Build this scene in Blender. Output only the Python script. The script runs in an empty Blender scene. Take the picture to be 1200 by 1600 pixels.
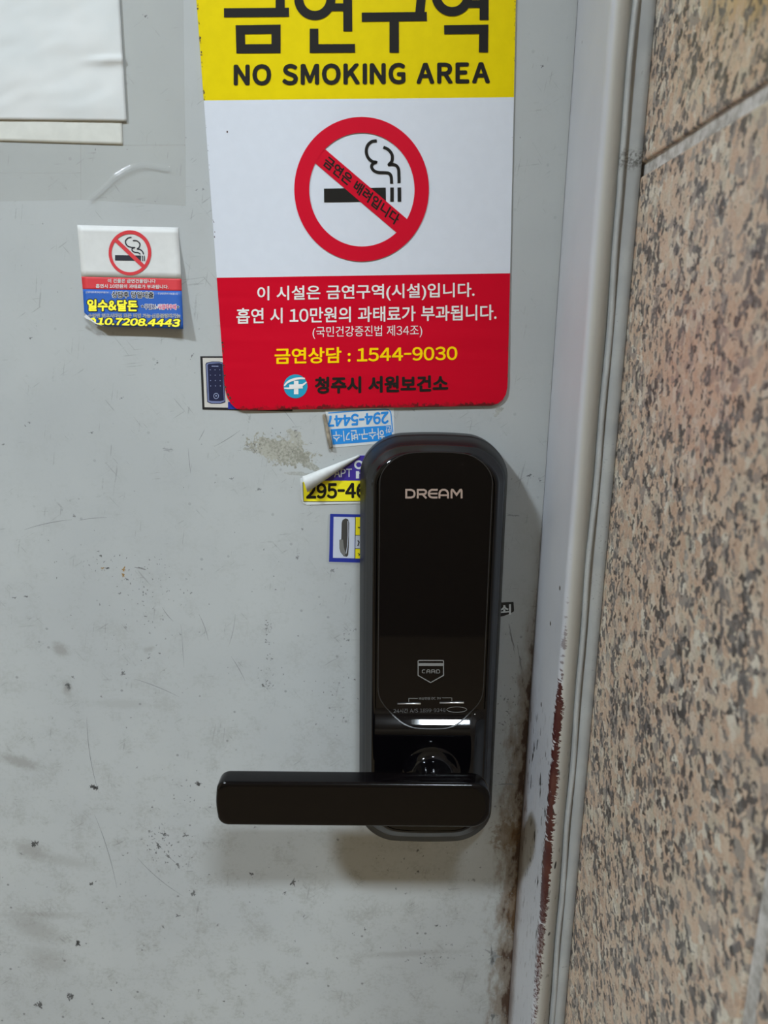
import bpy, math, random
from mathutils import Vector, Matrix, noise as mnoise
from mathutils.geometry import tessellate_polygon

S = bpy.context.scene
COL = S.collection
random.seed(7)

# ------------------------------------------------------------------ camera
# the door face is the plane y = 0, the viewer stands at negative y; floor is z = 0
FPX = 1171.324
CX = Vector((0.99995076, 0.00992398, 0.0))      # image right in (X, Z, Y) order -> see rows below
AX_X = Vector((0.99995076, 0.00965203, 0.00230728))   # world X seen in camera axes (right, down, forward)
AX_Z = Vector((0.00992398, -0.97254963, -0.23248383))
AX_Y = Vector((0.0, -0.23249528, 0.97259753))
CAM = Vector((0.0, -0.42, 1.29))

cam_d = bpy.data.cameras.new('camera')
cam = bpy.data.objects.new('camera', cam_d)
COL.objects.link(cam)
right = Vector((AX_X[0], AX_Y[0], AX_Z[0]))
down = Vector((AX_X[1], AX_Y[1], AX_Z[1]))
fwd = Vector((AX_X[2], AX_Y[2], AX_Z[2]))
M = Matrix.Identity(4)
for i in range(3):
    M[i][0] = right[i]; M[i][1] = -down[i]; M[i][2] = -fwd[i]; M[i][3] = CAM[i]
cam.matrix_world = M
cam_d.sensor_fit = 'VERTICAL'; cam_d.sensor_height = 36.0; cam_d.sensor_width = 27.0
cam_d.lens = FPX / 1600 * 36.0
cam_d.clip_start = 0.01
cam_d.dof.use_dof = True
cam_d.dof.focus_distance = 0.425
cam_d.dof.aperture_fstop = cam_d.lens / 2.2
S.camera = cam

# ------------------------------------------------------------------ world, lamps, exposure
S.view_settings.view_transform = 'Standard'; S.view_settings.look = 'None'
S.view_settings.gamma = 1.0; S.view_settings.use_curve_mapping = False
S.view_settings.exposure = 0.0
WORLD_COL, WORLD_STR = (1.0, 0.90, 0.64), 0.54
# the two ceiling lamps: x, y, half length, half depth, brightness
LAMPS = [(0.39, -1.47, 0.24, 0.075, 186.0), (-1.50, -1.44, 0.135, 0.09, 450.0)]
CEIL = 3.02
w = bpy.data.worlds.new('world'); S.world = w; w.use_nodes = True
bg = w.node_tree.nodes['Background']
bg.inputs[0].default_value = (*WORLD_COL, 1); bg.inputs[1].default_value = WORLD_STR


def ray(px, py):
    d = Vector((px - 600.0, py - 800.0, FPX))
    return Vector((d.dot(AX_X), d.dot(AX_Y), d.dot(AX_Z)))


def at(px, py, y=0.0):
    r = ray(px, py)
    return CAM + r * ((y - CAM.y) / r.y)


# ------------------------------------------------------------------ node helpers
def lin(c):
    return tuple(((v / 255) / 12.92 if v / 255 <= 0.04045 else ((v / 255 + 0.055) / 1.055) ** 2.4) for v in c)


class NT:
    def __init__(s, name, rough=0.5, metal=0.0, spec=0.5, base=None):
        s.m = bpy.data.materials.new(name); s.m.use_nodes = True
        s.t = s.m.node_tree
        s.b = s.t.nodes['Principled BSDF']
        s.b.inputs['Roughness'].default_value = rough
        s.b.inputs['Metallic'].default_value = metal
        s.b.inputs['Specular IOR Level'].default_value = spec
        if base: s.b.inputs['Base Color'].default_value = (*lin(base), 1)

    def n(s, typ, **kw):
        nd = s.t.nodes.new(typ)
        for k, v in kw.items(): setattr(nd, k, v)
        return nd

    def put(s, sock, v):
        if hasattr(v, 'is_linked') or isinstance(v, bpy.types.NodeSocket): s.t.links.new(v, sock)
        else: sock.default_value = v

    def pos(s):
        return s.n('ShaderNodeNewGeometry').outputs['Position']

    def math(s, op, a, b=0.0, clamp=False):
        nd = s.n('ShaderNodeMath', operation=op, use_clamp=clamp)
        s.put(nd.inputs[0], a); s.put(nd.inputs[1], b)
        return nd.outputs[0]

    def xyz(s, v):
        nd = s.n('ShaderNodeSeparateXYZ'); s.put(nd.inputs[0], v)
        return nd.outputs

    def mapping(s, v, loc=(0, 0, 0), rot=(0, 0, 0), scale=(1, 1, 1), kind='POINT'):
        nd = s.n('ShaderNodeMapping', vector_type=kind); s.put(nd.inputs[0], v)
        nd.inputs['Location'].default_value = loc; nd.inputs['Rotation'].default_value = rot
        nd.inputs['Scale'].default_value = scale
        return nd.outputs[0]

    def noise(s, v, scale, detail=3.0, rough=0.55, dist=0.0, color=False):
        nd = s.n('ShaderNodeTexNoise'); s.put(nd.inputs['Vector'], v)
        nd.inputs['Scale'].default_value = scale; nd.inputs['Detail'].default_value = detail
        nd.inputs['Roughness'].default_value = rough; nd.inputs['Distortion'].default_value = dist
        return nd.outputs['Color' if color else 'Fac']

    def voronoi(s, v, scale, feature='F1', out='Distance', rand=1.0):
        nd = s.n('ShaderNodeTexVoronoi', feature=feature); s.put(nd.inputs['Vector'], v)
        nd.inputs['Scale'].default_value = scale; nd.inputs['Randomness'].default_value = rand
        return nd.outputs[out]

    def step(s, v, a, b, lo=0.0, hi=1.0):
        nd = s.n('ShaderNodeMapRange', interpolation_type='SMOOTHSTEP'); s.put(nd.inputs['Value'], v)
        s.put(nd.inputs['From Min'], a); s.put(nd.inputs['From Max'], b)
        nd.inputs['To Min'].default_value = lo; nd.inputs['To Max'].default_value = hi
        return nd.outputs[0]

    def length(s, v):
        nd = s.n('ShaderNodeVectorMath', operation='LENGTH'); s.put(nd.inputs[0], v)
        return nd.outputs['Value']

    def mix(s, f, a, b):
        nd = s.n('ShaderNodeMix', data_type='RGBA'); s.put(nd.inputs[0], f)
        for sock, v in ((nd.inputs[6], a), (nd.inputs[7], b)):
            s.put(sock, (*lin(v), 1) if isinstance(v, tuple) else v)
        return nd.outputs[2]

    def ramp(s, f, stops, interp='LINEAR'):
        nd = s.n('ShaderNodeValToRGB'); s.put(nd.inputs[0], f)
        cr = nd.color_ramp; cr.interpolation = interp
        while len(cr.elements) < len(stops): cr.elements.new(0.5)
        for e, (p, c) in zip(cr.elements, stops):
            e.position = p; e.color = (*lin(c), 1)
        return nd.outputs[0]

    def bump(s, h, strength, dist):
        nd = s.n('ShaderNodeBump'); s.put(nd.inputs['Height'], h)
        nd.inputs['Strength'].default_value = strength; nd.inputs['Distance'].default_value = dist
        s.t.links.new(nd.outputs[0], s.b.inputs['Normal'])

    def color(s, c): s.put(s.b.inputs['Base Color'], c)

    def blob(s, v, c, r, ang, nz, amp=0.9, soft=0.25):
        """mask of one mark: centre c and radii r in metres (x, z of a wall plane), ragged by the noise nz"""
        mp = s.mapping(v, (c[0], 0, c[1]), (0, ang, 0), (r[0], 1e3, r[1]), 'TEXTURE')
        d = s.math('ADD', s.length(mp), s.math('MULTIPLY', s.math('SUBTRACT', nz, 0.5), amp * 2))
        return s.step(d, 1.0 + soft, 1.0 - soft)


def plain(name, rgb, rough=0.5, metal=0.0, spec=0.5, grain=0.0):
    k = NT(name, rough, metal, spec, rgb)
    if grain:
        p = k.pos()
        nz = k.noise(p, 160, 4)
        dk = tuple(max(0, c * (1 - grain)) for c in rgb)
        k.color(k.mix(k.step(nz, 0.35, 0.7), dk, rgb))
    return k.m


# ------------------------------------------------------------------ mesh helpers
def link(name, verts, faces, mat, parent=None, smooth=False, mats=None, fmat=None, org=None):
    if org is None: org = parent.matrix_world.translation if parent else Vector((0, 0, 0))
    me = bpy.data.meshes.new(name)
    me.from_pydata([tuple(Vector(v) - org) for v in verts], [], faces)
    for mm in (mats or [mat]): me.materials.append(mm)
    if fmat:
        for p, i in zip(me.polygons, fmat): p.material_index = i
    if smooth:
        for p in me.polygons: p.use_smooth = True
    me.update()
    o = bpy.data.objects.new(name, me); COL.objects.link(o)
    if parent: o.parent = parent
    else: o.location = org
    return o


def tag(o, label=None, cat=None, group=None, kind=None):
    if label: o['label'] = label
    if cat: o['category'] = cat
    if group: o['group'] = group
    if kind: o['kind'] = kind
    return o


def thing(name, loc, label, cat, group=None):
    o = bpy.data.objects.new(name, None); COL.objects.link(o)
    o.empty_display_size = 0.02
    o.location = loc; o.matrix_world = Matrix.Translation(Vector(loc))
    return tag(o, label, cat, group)


def box(x0, x1, y0, y1, z0, z1, shear=0.0):
    v = [Vector((x, y, z)) for z in (z0, z1) for y in (y0, y1) for x in (x0, x1)]
    for p in v: p.x += shear * (p.z - 1.19)
    f = [(0, 1, 3, 2), (4, 6, 7, 5), (0, 4, 5, 1), (2, 3, 7, 6), (0, 2, 6, 4), (1, 5, 7, 3)]
    return v, f


def struct(name, vf, mat, parent=None, smooth=False):
    o = link(name, vf[0], vf[1], mat, parent, smooth)
    if not parent: o['kind'] = 'structure'
    return o


def fixwind(vs, fs):
    """turn faces so that they look to negative y (towards the viewer)"""
    out = []
    for f in fs:
        a, b, c = (Vector(vs[i]) for i in f[:3])
        out.append(tuple(f) if (b - a).cross(c - a).y < 0 else tuple(reversed(f)))
    return out


def depthfn(d):
    return d if callable(d) else (lambda px, py: d)


def poly(name, pts, d, mat, parent, thick=0.0):
    """filled outline; pts in photo pixels read on the surface at depth d in front of the door; thick goes back to the door"""
    df = depthfn(d)
    tri = tessellate_polygon([[Vector((p[0], p[1], 0)) for p in pts]])
    vs = [at(p[0], p[1], -df(*p)) for p in pts]
    fs = fixwind(vs, [tuple(t) for t in tri])
    if thick:
        n = len(pts)
        vs += [Vector((v.x, v.y + thick, v.z)) for v in vs[:n]]
        for i in range(n):
            j = (i + 1) % n
            fs.append((i, j, n + j, n + i))
    return link(name, vs, fs, mat, parent)


def catmull(pts, n=6):
    out = []
    P = [pts[0]] + list(pts) + [pts[-1]]
    for i in range(1, len(P) - 2):
        p0, p1, p2, p3 = (Vector(P[i + k]).to_2d() for k in (-1, 0, 1, 2))
        for k in range(n):
            t = k / n
            out.append(0.5 * ((2 * p1) + (p2 - p0) * t + (2 * p0 - 5 * p1 + 4 * p2 - p3) * t * t + (3 * p1 - p0 - 3 * p2 + p3) * t ** 3))
    out.append(Vector(pts[-1]).to_2d())
    return [(p.x, p.y) for p in out]


def ribbon_geo(pts, wd, closed=False, vs=None, fs=None, d=0.0):
    df = depthfn(d)
    vs = [] if vs is None else vs; fs = [] if fs is None else fs
    b = len(vs); n = len(pts); P = [Vector(p).to_2d() for p in pts]
    wf = wd if callable(wd) else (lambda t: wd)
    for i in range(n):
        a = P[i - 1] if (i or closed) else P[i]
        c = P[(i + 1) % n] if (i < n - 1 or closed) else P[i]
        t1 = (P[i] - a); t2 = (c - P[i])
        if t1.length < 1e-6: t1 = t2
        if t2.length < 1e-6: t2 = t1
        t1 = t1.normalized(); t2 = t2.normalized()
        n1 = Vector((-t1.y, t1.x)); n2 = Vector((-t2.y, t2.x))
        m = n1 + n2
        if m.length < 0.2: m = n1
        m.normalize()
        s = min(1.8, 1 / max(0.3, m.dot(n1)))
        h = m * (wf(i / max(1, n - 1)) / 2 * s)
        for q in (P[i] + h, P[i] - h): vs.append(at(q.x, q.y, -df(q.x, q.y)))
    for i in range(n if closed else n - 1):
        j = (i + 1) % n
        fs.append((b + 2 * i, b + 2 * j, b + 2 * j + 1, b + 2 * i + 1))
    return vs, fs


def strokes(name, lines, d, mat, parent):
    """lines: list of (points, width, closed)"""
    vs, fs = [], []
    for k, (pts, wd, cl) in enumerate(lines):
        dd = depthfn(d)
        ribbon_geo(pts, wd, cl, vs, fs, (lambda x, y, k=k, dd=dd: dd(x, y) + 0.000004 * k))
    return link(name, vs, fixwind(vs, fs), mat, parent)


def ell(cx, cy, rx, ry, n=72, a0=0.0, a1=2 * math.pi, ang=0.0, end=False):
    out = []
    for i in range(n + (1 if end else 0)):
        a = a0 + (a1 - a0) * i / n
        x, y = rx * math.cos(a), ry * math.sin(a)
        out.append((cx + x * math.cos(ang) - y * math.sin(ang), cy + x * math.sin(ang) + y * math.cos(ang)))
    return out


def ring(name, outer, inner, d, mat, parent):
    df = depthfn(d)
    n = len(outer)
    vs = [at(p[0], p[1], -df(*p)) for p in outer + inner]
    fs = [(i, (i + 1) % n, n + (i + 1) % n, n + i) for i in range(n)]
    return link(name, vs, fixwind(vs, fs), mat, parent)


_tc = {}
WIDE = {c: chr(ord(c) + 0xFEE0) for c in '0123456789ABCDEFGHIJKLMNOPQRSTUVWXYZ&-'}


def glyph(ch):
    if ch not in _tc:
        c = bpy.data.curves.new('lettering', 'FONT'); c.body = ch; c.size = 1.0; c.resolution_u = 4
        o = bpy.data.objects.new('lettering', c); COL.objects.link(o)
        dg = bpy.context.evaluated_depsgraph_get()
        me = bpy.data.meshes.new_from_object(o.evaluated_get(dg))
        v = [(p.co.x, p.co.y) for p in me.vertices]; f = [tuple(p.vertices) for p in me.polygons]
        bpy.data.objects.remove(o); bpy.data.curves.remove(c); bpy.data.meshes.remove(me)
        if ch == WIDE['I']: v, f = [(.45, 0), (.54, 0), (.54, .733), (.45, .733)], [(0, 1, 2, 3)]   # plain upright, no serifs
        _tc[ch] = (v, f)
    return _tc[ch]


def text_geo(body, bold=0.0, latin=1.0):
    key = (body, bold, latin)
    gap = 0.09 if latin < 0.9 else 0.0
    if key in _tc: return _tc[key]
    V, F = [], []
    x = 0.0
    for ch in body:
        if ch == ' ': x += 0.30; continue
        hang = ord(ch) > 0x1100 and ch not in '·'
        v, f = glyph(WIDE.get(ch, ch))
        x0 = min(p[0] for p in v); x1 = max(p[0] for p in v)
        k_ = (0.5 if ch == '-' else latin) if ch in WIDE else 1.0
        if hang: dx, adv = x, 0.92
        else: dx, adv = x - x0 * k_ + 0.045 + 0.5 * gap, (x1 - x0) * k_ + 0.09 + gap
        b = len(V)
        V += [(p[0] * k_ + dx, p[1]) for p in v]
        F += [tuple(b + q for q in g) for g in f]
        x += adv
    if bold:
        n0 = len(V); V0, F0 = V, F
        V, F = list(V0), list(F0)
        m = 8 if bold < 0.05 else 12
        for i in range(m):
            a = 2 * math.pi * i / m; b = len(V)
            V += [(p[0] + bold * math.cos(a), p[1] + bold * math.sin(a)) for p in V0]
            F += [tuple(b + q for q in g) for g in F0]
    _tc[key] = (V, F)
    return _tc[key]


def text(name, body, BL, BR, TR, TL, d, mat, parent, bold=0.0, italic=0.0, ref=None, latin=1.0):
    """lettering whose box is the photo quad BL BR TR TL on the surface at depth d"""
    df = depthfn(d)
    v, f = text_geo(body, bold, latin)
    rv = text_geo(body, ref, latin)[0] if ref is not None else v
    x0, x1 = min(p[0] for p in rv), max(p[0] for p in rv)
    y0, y1 = min(p[1] for p in rv), max(p[1] for p in rv)
    BL, BR, TR, TL = (Vector(p) for p in (BL, BR, TR, TL))
    vs = []
    nb = len(text_geo(body, 0.0, latin)[0])
    for q_, (x, y) in enumerate(v):
        lay = 0.000005 * (q_ // nb)                      # overlapping strokes of bold lettering
        t = (y - y0) / (y1 - y0)
        s = (x - x0) / (x1 - x0) + italic * (t - 0.5)
        q = (BL * (1 - s) + BR * s) * (1 - t) + (TL * (1 - s) + TR * s) * t
        vs.append(at(q.x, q.y, -df(q.x, q.y) - lay))
    return link(name, vs, fixwind(vs, f), mat, parent)


def rect_text(name, body, x0, x1, yt0, yb0, yt1, yb1, d, mat, parent, **k):
    """x range, then top/bottom y at the left end and at the right end"""
    return text(name, body, (x0, yb0), (x1, yb1), (x1, yt1), (x0, yt0), d, mat, parent, **k)


# ------------------------------------------------------------------ materials of the place
LEAN = 0.0075                        # the frame and the stone lean a little against the door
XE = 0.0926                          # door edge at z = 1.19
YF = -0.0625                         # front of the frame


def door_material():
    k = NT('grey_door_paint', 0.42, 0, 0.35)
    p = k.pos()
    big = k.noise(p, 9, 3); mid = k.noise(p, 55, 5, 0.65); fine = k.noise(p, 420, 4, 0.7)
    c = k.mix(k.step(big, 0.3, 0.7), (168, 171, 171), (176, 179, 178))
    x, y, z = k.xyz(p)
    # grime: faint clouds, stronger towards the floor
    low = k.step(z, 1.32, 0.86)
    gr = k.math('MULTIPLY', k.step(k.math('ADD', k.math('MULTIPLY', mid, 0.6), k.math('MULTIPLY', fine, 0.4)), 0.47, 0.66), k.math('ADD', k.math('MULTIPLY', low, 0.32), 0.05))
    c = k.mix(gr, c, (122, 120, 110))
    # tiny specks
    vd = k.voronoi(p, 190); vc = k.xyz(k.voronoi(p, 190, out='Color'))
    sp = k.math('MULTIPLY', k.step(vd, 0.20, 0.12), k.step(vc[0], 0.93, 0.95))
    c = k.mix(k.math('MULTIPLY', sp, k.math('ADD', k.math('MULTIPLY', low, 0.5), 0.15)), c, (80, 80, 78))
    # fine scratches: long thin cells in two directions
    for rot, sc, th in ((0.6, (60, 1, 900), 0.71), (-0.9, (50, 1, 800), 0.71), (1.4, (40, 1, 700), 0.70), (0.1, (45, 1, 800), 0.72)):
        nz = k.noise(k.mapping(k.mapping(p, (0, 0, 0), (0, rot, 0)), (0, 0, 0), (0, 0, 0), sc), 1.0, 1.0)
        s_ = k.math('MULTIPLY', k.step(nz, th - 0.04, th), k.step(mid, 0.5, 0.62))
        c = k.mix(k.math('MULTIPLY', s_, 0.36), c, (112, 112, 110))
    nzm = k.noise(p, 330, 3, 0.65)
    nzc = k.noise(p, 700, 2, 0.6)

    def marks(c, lst, col, amp, soft, nz):
        acc = None
        for (px, py, rx, ry, deg, st) in lst:
            o = at(px, py); s = (at(px + 10, py).x - o.x) / 10
            m = k.blob(p, (o.x, o.z), (rx * s, ry * s), math.radians(deg), nz, amp, soft)
            if st != 1: m = k.math('MULTIPLY', m, st)
            acc = m if acc is None else k.math('MAXIMUM', acc, m)
        return k.mix(acc, c, col)
    # the big patch where the paint is scraped to the filler, and its crumbs
    c = marks(c, [(440, 705, 50, 19, 14, .9), (462, 684, 16, 9, 50, .8), (480, 725, 26, 6, 28, .8), (400, 703, 14, 5, 20, .6),
                  (393, 702, 12, 3, 5, .6), (466, 740, 20, 3, 4, .45), (778, 642, 8, 4, -30, .6), (775, 648, 7, 2.5, -40, .5)],
              k.mix(k.step(k.math('ADD', k.math('MULTIPLY', nzc, 0.5), k.math('MULTIPLY', mid, 0.5)), 0.42, 0.58), (128, 127, 114), (164, 162, 150)), 1.25, 0.06, nzm)
    # cloudy stains
    c = marks(c, [(30, 1190, 30, 9, 18, .5), (50, 1330, 26, 14, 25, .45), (95, 1015, 12, 9, 40, .5), (105, 1075, 6, 12, 5, .55),
                  (55, 1450, 40, 18, 30, .35), (75, 1500, 30, 20, 20, .3), (100, 1345, 40, 9, 12, .25), (60, 1430, 60, 6, 0, .3),
                  (232, 1015, 8, 4, -20, .35), (190, 1100, 40, 7, 0, .18), (715, 1360, 60, 26, 10, .12), (640, 1490, 70, 5, -4, .3)],
              (124, 121, 114), 1.6, 0.7, k.math('ADD', k.math('MULTIPLY', mid, 0.45), k.math('MULTIPLY', nzm, 0.55)))
    # rust and grime along the lock edge, from the lock downwards
    de = k.math('SUBTRACT', k.math('ADD', XE, k.math('MULTIPLY', k.math('SUBTRACT', z, 1.19), LEAN)), x)
    rn = k.noise(k.mapping(p, (0, 0, 0), (0, 0, 0), (150, 1, 55)), 1.0, 5, 0.65)
    wid = k.math('ADD', 0.0015, k.math('MULTIPLY', k.step(z, 1.22, 0.99), 0.016))
    rr = k.math('ADD', k.math('DIVIDE', de, wid), k.math('MULTIPLY', k.math('SUBTRACT', rn, 0.5), 2.6))
    rust = k.math('MULTIPLY', k.step(rr, 1.05, 0.25), k.step(z, 1.18, 1.04, 0.0, 0.9))
    c = k.mix(k.math('MULTIPLY', rust, 0.75), c, (104, 82, 54))
    rust2 = k.math('MULTIPLY', k.step(rr, 0.30, -0.05), k.step(z, 1.24, 1.06))
    c = k.mix(k.math('MULTIPLY', rust2, 0.9), c, (62, 38, 24))
    c = marks(c, [(793, 1305, 22, 24, 0, .55), (800, 1300, 10, 18, 0, .6), (805, 1420, 12, 50, 0, .4)], (104, 78, 44), 1.6, 0.3, nzm)
    k.color(c)
    k.bump(k.math('ADD', k.math('MULTIPLY', mid, 0.6), k.math('MULTIPLY', fine, 0.15)), 0.12, 0.0012)
    return k.m


RZ = at(880, 1050, -0.0625).z + 0.008                 # the rust on the arris starts here


def frame_material():
    k = NT('grey_frame_paint', 0.38, 0, 0.4)
    p = k.pos(); x, y, z = k.xyz(p)
    big = k.noise(p, 14, 3); mid = k.noise(p, 60, 5, 0.65)
    c = k.mix(k.step(big, 0.3, 0.7), (176, 178, 184), (184, 186, 191))
    xs = k.math('SUBTRACT', x, k.math('MULTIPLY', k.math('SUBTRACT', z, 1.19), LEAN))
    # the face towards the room is a little yellower
    c = k.mix(k.step(xs, XE + 0.0012, XE + 0.0035, 0.0, 0.75), c, (178, 175, 164))
    # grime on the lower part, slanted streaks
    low = k.step(z, 1.18, 0.92)
    st = k.noise(k.mapping(p, (0, 0, 0), (0.45, 0, 0), (300, 520, 120)), 1.0, 4, 0.65)
    c = k.mix(k.math('MULTIPLY', k.math('MULTIPLY', k.step(st, 0.60, 0.68), low), 0.75), c, (84, 78, 70))
    bl = k.noise(k.mapping(p, (0, 0, 0), (0.3, 0, 0), (200, 260, 90)), 1.0, 2, 0.5)
    c = k.mix(k.math('MULTIPLY', k.step(bl, 0.645, 0.675), k.math('MULTIPLY', k.step(z, 1.10, 1.04), k.step(z, 0.90, 0.98))), c, (45, 45, 45))
    # a few small chips all along
    vd = k.math('ADD', k.voronoi(p, 141), k.math('MULTIPLY', k.math('SUBTRACT', mid, 0.5), 0.3)); vc = k.xyz(k.voronoi(p, 141, out='Color'))
    c = k.mix(k.math('MULTIPLY', k.step(vd, 0.22, 0.15), k.step(vc[1], 0.965, 0.975)), c, (66, 58, 50))
    # bruised, rusted arris
    a = k.math('MAXIMUM', k.math('ABSOLUTE', k.math('SUBTRACT', xs, XE + 0.0018)), k.math('MULTIPLY', k.math('ABSOLUTE', k.math('SUBTRACT', y, YF + 0.001)), 0.55))
    jag = k.noise(k.mapping(p, (0, 0, 0), (0, 0.35, 0), (300, 160, 560)), 1.0, 5, 0.65)
    jag2 = k.noise(k.mapping(p, (7, 0, 0), (0, 0, 0), (60, 60, 45)), 1.0, 3, 0.6)
    amt = k.math('MULTIPLY', k.step(z, RZ, RZ - 0.035), k.step(z, 0.86, 1.0, 0.7, 1.0))
    wd = k.math('ADD', k.math('MULTIPLY', amt, 0.0021), k.math('MULTIPLY', k.math('SUBTRACT', jag, 0.5), 0.0085))
    wd = k.math('ADD', wd, k.math('MULTIPLY', k.math('SUBTRACT', jag2, 0.5), 0.0052))
    rust = k.step(k.math('SUBTRACT', wd, a), 0.0, 0.0004)
    rust = k.math('MULTIPLY', rust, k.math('ADD', amt, k.step(z, 1.20, RZ, 0.0, 0.6)), clamp=True)
    grit = k.noise(p, 700, 3, 0.7)
    rust = k.math('MULTIPLY', rust, k.math('SUBTRACT', 1.0, k.math('MULTIPLY', k.step(z, 1.0, 0.88), k.step(grit, 0.42, 0.55))))
    rcol = k.mix(k.step(mid, 0.4, 0.65), (64, 27, 27), (82, 46, 38))
    c = k.mix(rust, c, rcol)
    # a tide of rust dust next to the door
    edge = k.math('MULTIPLY', k.step(k.math('ADD', y, k.math('MULTIPLY', mid, 0.02)), -0.008, 0.008), k.step(z, 1.2, 1.0))
    c = k.mix(k.math('MULTIPLY', edge, 0.7), c, (86, 64, 46))
    k.color(c)
    k.bump(mid, 0.15, 0.0015)
    return k.m


def seal_material():
    k = NT('grey_sealant', 0.55, 0, 0.3)
    p = k.pos(); x, y, z = k.xyz(p)
    n1 = k.noise(p, 60, 4); n2 = k.noise(p, 900, 3, 0.7)
    c = k.mix(k.step(n1, 0.3, 0.7), (160, 162, 162), (172, 174, 173))
    dirt = k.math('MULTIPLY', k.step(n2, 0.60, 0.70), k.step(n1, 0.50, 0.62))
    c = k.mix(k.math('MULTIPLY', dirt, 0.55), c, (70, 68, 64))
    j = k.math('MULTIPLY', k.step(k.math('ABSOLUTE', k.math('SUBTRACT', z, 1.3655)), 0.006, 0.001), k.step(n2, 0.42, 0.6))
    c = k.mix(k.math('MULTIPLY', j, 0.8), c, (78, 76, 70))
    k.color(c)
    k.bump(n1, 0.25, 0.002)
    return k.m


def granite_material():
    k = NT('pink_granite', 0.40, 0, 0.35)
    p = k.pos(); x, y, z = k.xyz(p)
    wob = k.n('ShaderNodeVectorMath', operation='MULTIPLY_ADD')
    k.put(wob.inputs[0], k.noise(p, 230, 3, 0.6, color=True)); wob.inputs[1].default_value = (0.006, 0.006, 0.008); k.put(wob.inputs[2], p)
    q = k.mapping(wob.outputs[0], (0, 0, 0), (0.25, 0, 0), (1, 1, 0.92))
    v1 = k.xyz(k.voronoi(q, 260, out='Color'))
    c = k.ramp(v1[0], [(0.0, (182, 154, 132)), (0.28, (194, 169, 147)), (0.50, (200, 181, 160)), (0.68, (180, 172, 154)), (0.86, (212, 207, 193)), (1.0, (176, 150, 130))])
    soft = k.noise(p, 46, 4)
    c = k.mix(k.step(soft, 0.35, 0.65, 0.0, 0.45), c, (190, 162, 140))
    grn = k.noise(p, 750, 4, 0.7)
    c = k.mix(k.step(grn, 0.48, 0.72, 0.0, 0.55), c, (208, 196, 180))
    c = k.mix(k.step(grn, 0.50, 0.30, 0.0, 0.45), c, (142, 126, 116))
    # quartz greys and black mica, in clusters of small ragged grains
    cl = k.noise(k.mapping(p, (0, 0, 0), (0.25, 0, 0), (1, 1, 0.8)), 70, 3, 0.6)
    g = k.step(k.math('ADD', k.math('ADD', v1[1], k.math('MULTIPLY', k.math('SUBTRACT', grn, 0.5), 0.6)), k.math('MULTIPLY', k.math('SUBTRACT', cl, 0.5), 0.5)), 0.76, 0.84)
    c = k.mix(k.math('MULTIPLY', g, 0.75), c, (132, 126, 122))
    v2 = k.xyz(k.voronoi(k.mapping(q, (3.1, 1.7, 0.4)), 400, out='Color'))
    edge = k.math('MULTIPLY', k.math('SUBTRACT', grn, 0.5), 0.35)
    dk = k.step(k.math('ADD', k.math('ADD', k.math('MULTIPLY', v2[0], 0.55), k.math('MULTIPLY', cl, 1.15)), edge), 0.945, 1.015)
    c = k.mix(k.math('MULTIPLY', dk, 0.9), c, k.mix(v2[1], (44, 42, 44), (112, 108, 106)))
    fleck = k.step(k.noise(k.mapping(q, (1.3, 0.7, 2.0)), 330, 4, 0.65), 0.61, 0.69)
    c = k.mix(k.math('MULTIPLY', fleck, 0.85), c, (62, 58, 60))
    # iron-yellow and red staining
    for (yy, zz, ry, rz, col, f) in ((-0.170, 1.40, 0.03, 0.020, (176, 146, 84), .65), (-0.135, 1.415, 0.02, 0.03, (182, 152, 92), .45),
                                     (-0.150, 1.27, 0.045, 0.035, (190, 140, 122), .28)):
        mp = k.mapping(p, (0, yy, zz), (0, 0, 0), (1e3, ry, rz), 'TEXTURE')
        m = k.step(k.math('ADD', k.length(mp), k.math('MULTIPLY', k.math('SUBTRACT', soft, 0.5), 1.6)), 1.2, 0.4)
        c = k.mix(k.math('MULTIPLY', k.math('MULTIPLY', m, f), k.math('SUBTRACT', 1.0, dk)), c, col)
    k.color(c)
    k.bump(k.noise(p, 300, 4, 0.6), 0.25, 0.0012)
    return k.m


def mortar_material():
    k = NT('grey_mortar', 0.8, 0, 0.2)
    p = k.pos()
    n1 = k.noise(p, 130, 5, 0.65)
    k.color(k.mix(k.step(n1, 0.35, 0.62), (150, 146, 140), (196, 193, 190)))
    k.bump(n1, 0.5, 0.002)
    return k.m


M_DOOR = door_material(); M_FRAME = frame_material(); M_SEAL = seal_material()
M_GRAN = granite_material(); M_MORT = mortar_material()
M_WALL = plain('beige_wall_paint', (132, 118, 94), 0.7, grain=0.08)
M_FLOOR = plain('brown_stone_floor', (165, 142, 110), 0.5, grain=0.25)
M_CEIL = plain('white_ceiling_paint', (205, 204, 200), 0.8, grain=0.04)

# ------------------------------------------------------------------ the setting
struct('floor', box(-3.2, 2.0, -2.7, 0.3, -0.05, 0.0), M_FLOOR)
struct('ceiling', box(-3.2, 2.0, -2.7, 0.3, CEIL, CEIL + 0.05), M_CEIL)
struct('wall_back', box(-3.2, 2.0, -2.75, -2.7, 0.0, CEIL), M_WALL)
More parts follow.
